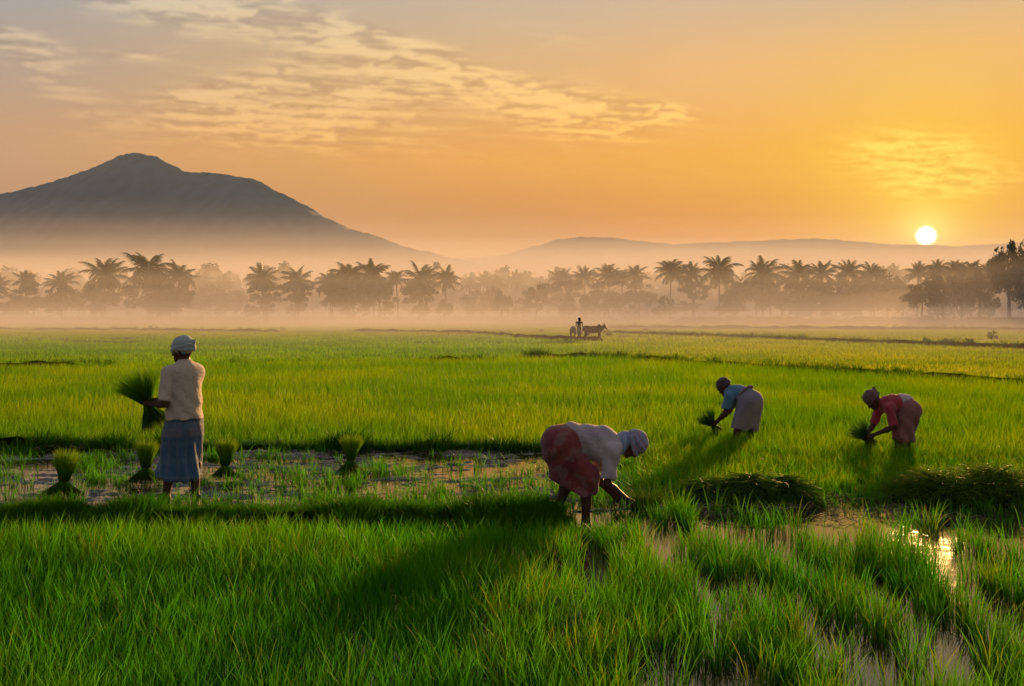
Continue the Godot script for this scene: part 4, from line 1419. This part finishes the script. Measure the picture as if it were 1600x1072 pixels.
	J = {
		fwd = f, chest_f = Vector3(0.1, -1, 0), pelvis = Vector3(-0.16, 0.68, 0), waist = Vector3(0.0, 0.73, 0), chest = Vector3(0.22, 0.68, 0), neck = Vector3(0.40, 0.635, 0), head = Vector3(0.53, 0.64, 0.0), hf = Vector3(0.42, -0.9, 0.08), hu = Vector3(0.9, 0.42, 0.0),
		rsh = Vector3(0.32, 0.60, 0.16), rel = Vector3(0.27, 0.29, 0.19), rwr = Vector3(0.47, 0.13, 0.12), rhd = Vector3(0.8, -0.6, -0.2), rpl = Vector3(-0.3, -0.3, -0.9),
		lsh = Vector3(0.33, 0.60, -0.15), lel = Vector3(0.17, 0.32, -0.15), lwr = Vector3(0.36, 0.13, -0.08), lhd = Vector3(0.8, -0.6, 0.1), lpl = Vector3(-0.3, -0.3, 0.9),
		lhip = Vector3(-0.17, 0.64, -0.09), lkn = Vector3(-0.05, 0.33, -0.11), lan = Vector3(-0.20, -0.03, -0.12), rhip = Vector3(-0.15, 0.64, 0.09), rkn = Vector3(0.10, 0.38, 0.12), ran = Vector3(0.07, -0.03, 0.12), curl = 0.6}
	o = person("person bending low in pale shirt and red patterned wrap skirt, both hands at the shoots", on_ground(903, 797), J, skin)
	shirt = srgb(160, 152, 152)
	b = [bone(Vector3(-0.06, 0.72, 0), Vector3(0.24, 0.665, 0), 0.148, 0.152, 0.08, Vector3(0, 0, 1), 0.88, 0)]
	b.append(bone(Vector3(0.02, 0.66, 0), Vector3(0.24, 0.58, 0), 0.12, 0.14, 0.08))
	b.append(bone(Vector3(0.22, 0.665, 0), Vector3(0.385, 0.64, 0), 0.148, 0.092, 0.08, Vector3.ZERO, 1.0, 1))
	b.append(bone(J.lsh, J.rsh, 0.068, 0.068, 0.08))
	b.append(bone(J.rsh, J.rsh.lerp(J.rel, 0.85), 0.070, 0.080, 0.06, Vector3.ZERO, 1.0, 1))
	b.append(bone(J.lsh, J.lsh.lerp(J.lel, 0.85), 0.076, 0.082, 0.05, Vector3.ZERO, 1.0, 1))
	folds = func(p: Vector3) -> float: return 0.010 * fine.get_noise_3d(p.x * 14.0 + p.y * 30.0, p.y * 26.0 - p.x * 16.0, p.z * 16.0) * (1.6 if p.y < 0.68 else 0.6) + 0.006 * sin(p.x * 42.0 + p.y * 28.0 + 6.0 * fine.get_noise_3dv(p * 5.0))
	garment(o, "shirt", b, func(p: Vector3) -> Color: return shirt.lerp(Color(0.22, 0.15, 0.19), smoothstep(0.08, 0.3, fine.get_noise_3dv(p * 7.0)) * 0.55) * (0.93 + 0.10 * fine.get_noise_3dv(p * 12.0)), folds, 0.011, [Plane(Vector3(-0.93, -0.36, 0), 0.16 * 0.93 - 0.36 * 0.66)])
	b = [bone(Vector3(-0.19, 0.665, 0), Vector3(-0.04, 0.715, 0), 0.175, 0.150, 0.06, Vector3(0, 0, 1), 0.86)]
	b.append(bone(J.rhip, J.rkn + Vector3(0.01, -0.05, 0), 0.135, 0.098, 0.08))
	b.append(bone(J.lhip, J.lkn + Vector3(0.0, 0.0, 0), 0.14, 0.11, 0.09))
	b.append(bone(Vector3(-0.2, 0.60, 0.02), Vector3(-0.165, 0.25, -0.03), 0.14, 0.115, 0.09))
	b.append(bone(J.rkn + Vector3(0.0, 0, 0), Vector3(0.085, 0.17, 0.12), 0.095, 0.085, 0.06, Vector3.ZERO, 1.0, 1))
	b.append(bone(Vector3(-0.08, 0.48, 0), Vector3(-0.05, 0.26, 0), 0.14, 0.13, 0.1))
	folds = func(p: Vector3) -> float: return 0.012 * sin(p.x * 34.0 + p.y * 26.0 * smoothstep(0.8, 0.3, p.y) + 7.0 * fine.get_noise_3dv(p * 5.0)) * smoothstep(0.75, 0.5, p.y) + 0.009 * fine.get_noise_3d(p.x * 40.0, p.y * 16.0, p.z * 20.0)
	var red := func(p: Vector3) -> Color:
		var n := fine.get_noise_3dv(p * 60.0)
		var c := Color(0.19, 0.016, 0.030).lerp(Color(0.22, 0.040, 0.026), smoothstep(-0.10, 0.20, n))
		c = c.lerp(Color(0.22, 0.12, 0.11), smoothstep(0.10, 0.25, fine.get_noise_3dv(p * 130.0 + Vector3(9, 0, 0))) * 0.7)
		c = c.lerp(Color(0.28, 0.03, 0.09), smoothstep(0.05, 0.14, p.x + p.y * 0.4 - 0.2) * 0.6)
		return c.lerp(Color(0.13, 0.018, 0.05), smoothstep(-0.22, -0.32, p.x) * 0.7) * Color(0.72, 0.62, 0.62)
	garment(o, "wrap_skirt", b, red, folds, 0.0105, [Plane(Vector3(-0.436, -0.90, 0), -0.155)])
	turban(o, J, srgb(126, 134, 158), srgb(140, 114, 132), 1.14, false)
	garment(o, "neck_cloth", [bone(Vector3(0.47, 0.70, 0), Vector3(0.385, 0.66, 0), 0.085, 0.095, 0.03), bone(Vector3(0.46, 0.67, 0.05), Vector3(0.40, 0.60, 0.06), 0.05, 0.06, 0.03)], func(p: Vector3) -> Color: return srgb(128, 138, 164).lerp(srgb(104, 110, 140), smoothstep(0.2, 0.8, sin(p.x * 120.0))), func(p: Vector3) -> float: return 0.006 * fine.get_noise_3dv(p * 20.0))

	# ---- the person in blue, turned away to the left
	f = Vector3(-0.78, 0, -0.62)
	var sd := Vector3(-0.62, 0, 0.78)
	J = {
		fwd = f, chest_f = Vector3(-0.2, -1, -0.15), pelvis = Vector3(0.11, 0.64, 0.03), waist = Vector3(0.02, 0.70, -0.03), chest = Vector3(-0.08, 0.715, -0.09), neck = Vector3(-0.17, 0.745, -0.13), head = Vector3(-0.225, 0.80, -0.19), hf = Vector3(-0.62, -0.55, -0.5), hu = Vector3(-0.45, 0.75, -0.35),
		lsh = Vector3(-0.21, 0.68, 0.04), lel = Vector3(-0.275, 0.43, 0.06), lwr = Vector3(-0.385, 0.29, -0.03), lhd = Vector3(-0.8, -0.35, -0.3), lpl = Vector3(0.2, -0.2, -0.9),
		rsh = Vector3(0.0, 0.69, -0.22), rel = Vector3(-0.14, 0.44, -0.25), rwr = Vector3(-0.36, 0.29, -0.15), rhd = Vector3(-0.9, -0.35, 0.0), rpl = Vector3(0.1, -0.2, 0.9),
		lhip = Vector3(0.05, 0.60, 0.10), lkn = Vector3(-0.08, 0.37, 0.09), lan = Vector3(-0.14, 0.0, 0.12), rhip = Vector3(0.16, 0.60, -0.05), rkn = Vector3(0.11, 0.35, -0.1), ran = Vector3(0.13, 0.0, -0.04), curl = 0.8}
	o = person("person in a blue top and grey wrap skirt bending away in the far rice", Vector3(across(1160, 15.0), 0, -15.0), J, skin)
	var blue := srgb(62, 104, 128)
	b = [bone(Vector3(0.04, 0.69, -0.01), J.chest, 0.155, 0.155, 0.05, Vector3(0, 1, 0), 1.05)]
	b.append(bone(J.chest, J.neck, 0.14, 0.08, 0.05))
	b.append(bone(J.lsh, J.rsh, 0.075, 0.072, 0.06))
	b.append(bone(J.lsh, J.lsh.lerp(J.lel, 0.75), 0.074, 0.078, 0.05, Vector3.ZERO, 1.0, 1))
	b.append(bone(J.rsh, J.rsh.lerp(J.rel, 0.75), 0.074, 0.078, 0.05, Vector3.ZERO, 1.0, 1))
	folds = func(p: Vector3) -> float: return 0.012 * fine.get_noise_3d(p.x * 12.0, p.y * 9.0, p.z * 12.0) + 0.005 * sin(p.x * 40.0 + p.y * 20.0)
	garment(o, "top", b, func(p: Vector3) -> Color: return blue * (0.92 + 0.15 * fine.get_noise_3dv(p * 10.0)), folds, 0.014)
	b = [bone(Vector3(0.12, 0.62, 0.03), Vector3(0.05, 0.68, 0.0), 0.18, 0.16, 0.06, f, 1.05)]
	b.append(bone(J.lhip, Vector3(-0.10, 0.20, 0.12), 0.14, 0.10, 0.10, Vector3.ZERO, 1.0, 1))
	b.append(bone(J.rhip, Vector3(0.14, 0.17, -0.05), 0.14, 0.11, 0.10, Vector3.ZERO, 1.0, 1))
	b.append(bone(Vector3(0.1, 0.5, 0.03), Vector3(0.05, 0.22, 0.03), 0.15, 0.12, 0.10, Vector3.ZERO, 1.0, 1))
	folds = func(p: Vector3) -> float: return 0.012 * sin(p.x * 32.0 - p.y * 10.0 + 4.0 * fine.get_noise_3dv(p * 5.0)) * smoothstep(0.7, 0.35, p.y) + 0.008 * fine.get_noise_3dv(p * 14.0)
	garment(o, "wrap_skirt", b, func(p: Vector3) -> Color: return Color(0.19, 0.165, 0.15).lerp(Color(0.15, 0.13, 0.17), smoothstep(0.0, 0.2, fine.get_noise_3dv(p * 7.0))), folds, 0.014)
	b = [bone(J.pelvis + Vector3(-0.06, 0.075, -0.02), J.pelvis + Vector3(-0.085, 0.10, -0.04), 0.172, 0.165, 0.03, Vector3.ZERO, 1.0, 2)]
	garment(o, "waist_roll", b, func(_p: Vector3) -> Color: return Color(0.15, 0.06, 0.08), func(p: Vector3) -> float: return 0.006 * fine.get_noise_3dv(p * 14.0), 0.014)
	turban(o, J, Color(0.045, 0.022, 0.030), Color(0.06, 0.03, 0.03), 0.98, false)
	held = thing("seedling_bundle", "dark green bundle of seedlings held by the person in blue", "seedling bundle", o.position)
	sheaf(held, Vector3(-0.44, 0.255, -0.08), Vector3(-0.62, 0.78, 0.0), 0.27, 0.16, 0.22, 0.05, 420, Color(0.02, 0.05, 0.006), Color(0.035, 0.105, 0.006), Color(0.055, 0.13, 0.008))

	# ---- the person in red, facing left
	f = Vector3(-1, 0, 0.0)
	J = {
		fwd = f, chest_f = Vector3(-0.15, -1, 0), pelvis = Vector3(0.14, 0.60, 0), waist = Vector3(0.06, 0.685, 0), chest = Vector3(-0.09, 0.675, 0), neck = Vector3(-0.23, 0.69, 0), head = Vector3(-0.345, 0.73, 0.01), hf = Vector3(-0.70, -0.70, 0.15), hu = Vector3(-0.68, 0.72, 0.0),
		lsh = Vector3(-0.17, 0.635, 0.15), lel = Vector3(-0.135, 0.385, 0.2), lwr = Vector3(-0.37, 0.265, 0.10), lhd = Vector3(-0.9, -0.4, -0.2), lpl = Vector3(0.0, -0.3, -0.9),
		rsh = Vector3(-0.19, 0.635, -0.14), rel = Vector3(-0.29, 0.375, -0.14), rwr = Vector3(-0.41, 0.265, -0.03), rhd = Vector3(-0.8, -0.5, 0.1), rpl = Vector3(0.0, -0.3, 0.9),
		lhip = Vector3(0.12, 0.58, 0.09), lkn = Vector3(-0.02, 0.37, 0.11), lan = Vector3(-0.06, 0.0, 0.12), rhip = Vector3(0.14, 0.58, -0.09), rkn = Vector3(0.12, 0.33, -0.08), ran = Vector3(0.17, 0.0, -0.08), curl = 0.8}
	o = person("person in a red blouse, dusty red skirt and headscarf bending left in the rice", Vector3(across(1403, 13.8), 0, -13.8), J, skin)
	b = [bone(Vector3(0.08, 0.68, 0), J.chest, 0.150, 0.140, 0.05, Vector3(0, 0, 1), 0.9)]
	b.append(bone(J.chest, J.neck, 0.13, 0.085, 0.05))
	b.append(bone(J.lsh, J.rsh, 0.070, 0.070, 0.05))
	b.append(bone(J.lsh, J.lsh.lerp(J.lel, 0.95), 0.070, 0.066, 0.04, Vector3.ZERO, 1.0, 1))
	b.append(bone(J.rsh, J.rsh.lerp(J.rel, 0.95), 0.070, 0.064, 0.04, Vector3.ZERO, 1.0, 1))
	folds = func(p: Vector3) -> float: return 0.010 * fine.get_noise_3d(p.x * 12.0, p.y * 12.0, p.z * 12.0) + 0.004 * sin(p.x * 50.0 + p.y * 34.0)
	garment(o, "blouse", b, func(p: Vector3) -> Color: return (Color(0.26, 0.020, 0.030) if p.x < 0.012 + 0.05 * (0.7 - p.y) else Color(0.34, 0.28, 0.29)) * (0.95 + 0.12 * fine.get_noise_3dv(p * 12.0)), folds, 0.012)
	b = [bone(Vector3(0.15, 0.585, 0), Vector3(0.09, 0.655, 0), 0.165, 0.145, 0.06, Vector3(0, 0, 1), 0.86)]
	b.append(bone(J.lhip, Vector3(-0.06, 0.175, 0.12), 0.14, 0.095, 0.10, Vector3.ZERO, 1.0, 1))
	b.append(bone(J.rhip, Vector3(0.17, 0.17, -0.07), 0.14, 0.105, 0.10, Vector3.ZERO, 1.0, 1))
	b.append(bone(Vector3(0.1, 0.45, 0), Vector3(0.06, 0.18, 0.03), 0.14, 0.12, 0.10, Vector3.ZERO, 1.0, 1))
	folds = func(p: Vector3) -> float: return 0.011 * sin(p.x * 34.0 + p.y * 22.0 + 4.0 * fine.get_noise_3dv(p * 5.0)) * smoothstep(0.7, 0.4, p.y) + 0.009 * fine.get_noise_3d(p.x * 8.0, p.y * 26.0, p.z * 8.0)
	garment(o, "skirt", b, func(p: Vector3) -> Color: return Color(0.165, 0.042, 0.042).lerp(Color(0.22, 0.09, 0.08), smoothstep(0.05, 0.25, fine.get_noise_3dv(p * 45.0)) * 0.6), folds, 0.012)
	turban(o, J, Color(0.11, 0.065, 0.06), Color(0.15, 0.05, 0.055), 0.98, true)
	held = thing("seedling_bundle", "dark green bundle of seedlings held by the person in red", "seedling bundle", o.position)
	sheaf(held, Vector3(-0.465, 0.225, 0.03), Vector3(-0.55, 0.60, 0.05), 0.27, 0.17, 0.20, 0.06, 420, Color(0.02, 0.05, 0.008), Color(0.032, 0.100, 0.012), Color(0.050, 0.13, 0.014))

	# ---- far off: the ox team
	var z := 67.0
	var base := Vector3(across(905, z), 0.02, -z)
	var dusk := Color(0.035, 0.024, 0.018)
	J = {
		fwd = Vector3(0.8, 0, -0.6), chest_f = Vector3(0.3, 0, -0.95), pelvis = Vector3(0, 0.82, 0), waist = Vector3(0, 0.95, 0), chest = Vector3(0, 1.16, 0), neck = Vector3(0, 1.34, 0), head = Vector3(0.02, 1.46, 0), hf = Vector3(1, 0, 0.2), hu = Vector3(0, 1, 0),
		lsh = Vector3(-0.19, 1.27, -0.05), lel = Vector3(-0.2, 1.0, -0.1), lwr = Vector3(0.02, 0.9, -0.2), rsh = Vector3(0.19, 1.27, 0.05), rel = Vector3(0.22, 1.0, 0.0), rwr = Vector3(0.3, 0.88, -0.12),
		lhip = Vector3(0, 0.8, -0.09), lkn = Vector3(0.08, 0.42, -0.1), lan = Vector3(0.1, 0.04, -0.1), rhip = Vector3(0, 0.8, 0.09), rkn = Vector3(-0.04, 0.42, 0.1), ran = Vector3(-0.14, 0.04, 0.1)}
	o = person("far ploughman standing upright behind the ox", base, J, dusk, 0.03)
	garment(o, "loincloth", [bone(Vector3(0, 0.92, 0), Vector3(0, 0.5, 0), 0.15, 0.2, 0.05, Vector3.ZERO, 1.0, 1)], func(_p: Vector3) -> Color: return Color(0.10, 0.08, 0.07), null, 0.03)
	J = {
		fwd = Vector3(0.3, 0, -1), chest_f = Vector3(0, -1, -0.3), pelvis = Vector3(0, 0.78, 0), waist = Vector3(0.0, 0.84, -0.12), chest = Vector3(0.02, 0.80, -0.32), neck = Vector3(0.04, 0.74, -0.48), head = Vector3(0.05, 0.70, -0.6), hf = Vector3(0, -1, -0.3), hu = Vector3(0, 0.3, -1),
		lsh = Vector3(-0.15, 0.78, -0.4), lel = Vector3(-0.16, 0.5, -0.42), lwr = Vector3(-0.1, 0.25, -0.5), rsh = Vector3(0.19, 0.78, -0.4), rel = Vector3(0.2, 0.5, -0.42), rwr = Vector3(0.15, 0.25, -0.5),
		lhip = Vector3(-0.1, 0.76, 0), lkn = Vector3(-0.12, 0.42, -0.05), lan = Vector3(-0.16, 0.04, 0.05), rhip = Vector3(0.1, 0.76, 0), rkn = Vector3(0.13, 0.42, -0.05), ran = Vector3(0.18, 0.04, 0.05)}
	o = person("far field worker bending down left of the ploughman", base + Vector3(-0.42, 0, 0.15), J, dusk, 0.03)
	garment(o, "loincloth", [bone(Vector3(0, 0.82, 0.02), Vector3(0, 0.55, 0), 0.19, 0.2, 0.05, Vector3.ZERO, 1.0, 1)], func(_p: Vector3) -> Color: return Color(0.09, 0.07, 0.06), null, 0.03)
	ox("far dark humped ox harnessed in front of the ploughman", base + Vector3(0.92, 0, 0.05))
	var pl := thing("wooden_plough", "wooden plough between the ploughman and the ox", "plough", base + Vector3(0.28, 0, 0.0))
	var acc := Acc.new()
	tube(acc, [Vector3(0.05, 0.92, 0), Vector3(0.1, 0.5, 0), Vector3(0.22, 0.04, 0)], [0.03, 0.04, 0.05], 6, Color(0.06, 0.04, 0.03))
	part("handle", acc.mesh(bark_mat), pl)
	acc = Acc.new()
	tube(acc, [Vector3(0.14, 0.3, 0), Vector3(0.7, 0.75, 0.12), Vector3(1.15, 1.02, 0.14)], [0.04, 0.035, 0.03], 6, Color(0.06, 0.04, 0.03))
	part("beam", acc.mesh(bark_mat), pl)
	acc = Acc.new()
	tube(acc, [Vector3(1.12, 1.04, -0.5), Vector3(1.12, 1.06, 0.0), Vector3(1.12, 1.04, 0.55)], [0.04, 0.045, 0.04], 6, Color(0.06, 0.04, 0.03))
	part("yoke", acc.mesh(bark_mat), pl)


func make_mist() -> void:
	# low banks between the fields and the trees, then deeper and thinner air towards the hills
	mist(Vector3(0, 0.3, -80), Vector3(260, 2.0, 84), 0.0046, false, "thin ground mist over the pale far fields")
	for k in 6:
		var high: float = [1.7, 2.1, 2.6, 3.2, 4.0, 5.0][k]
		var front: float = [88, 78, 96, 104, 112, 120][k]
		mist(Vector3(-95 + k * 2.3, high / 2.0 - 0.4, -(front + 180.0 + k) / 2.0), Vector3(300 + k * 3.1, high + 0.8, 180.0 + k - front), [0.0040, 0.0032, 0.0026, 0.0018, 0.0012, 0.0009][k], false, "layer of low mist lying before the left and middle treeline")
	mist(Vector3(130, 0.9, -126), Vector3(144, 3.2, 60), 0.0045, false, "lighter low mist before the grove at right")
	mist(Vector3(-60, 3.4, -148), Vector3(330, 9.8, 98), 0.0022, false, "mist hanging between the left palm trunks")
	mist(Vector3(10, 3.6, -152), Vector3(450, 10.4, 104), 0.0012, false, "mist hanging between the palm trunks")
	for q in [[-54, 2.4, -152, 46, 6.6, 24], [24, 3.0, -156, 60, 7.4, 30], [72, 2.8, -172, 44, 6.2, 30], [-100, 3.4, -166, 40, 7.0, 26]]:
		mist(Vector3(q[0], q[1], q[2]), Vector3(q[3], q[4], q[5]), 0.0050, true, "long wisp of mist drifting before the palms")
	mist(Vector3(0, 8.0, -320), Vector3(700, 17.0, 150), 0.0050, false, "mist behind the first row of palms")
	mist(Vector3(0, 12.0, -690), Vector3(1300, 36.0, 520), 0.0032, false, "haze between the treeline and the mountain")
	mist(Vector3(0, 21.0, -790), Vector3(1600, 54.0, 400), 0.0018, false, "high haze hiding the foot of the mountain")
	mist(Vector3(0, 29.0, -850), Vector3(2000, 74.0, 390), 0.0010, false, "thinner high haze before the mountain")
	mist(Vector3(0, 39.0, -930), Vector3(2200, 94.0, 420), 0.00035, false, "thin haze reaching up the mountain")
	mist(Vector3(0, 48.0, -1600), Vector3(3000, 104.0, 560), 0.0014, false, "haze veiling the far ridge")
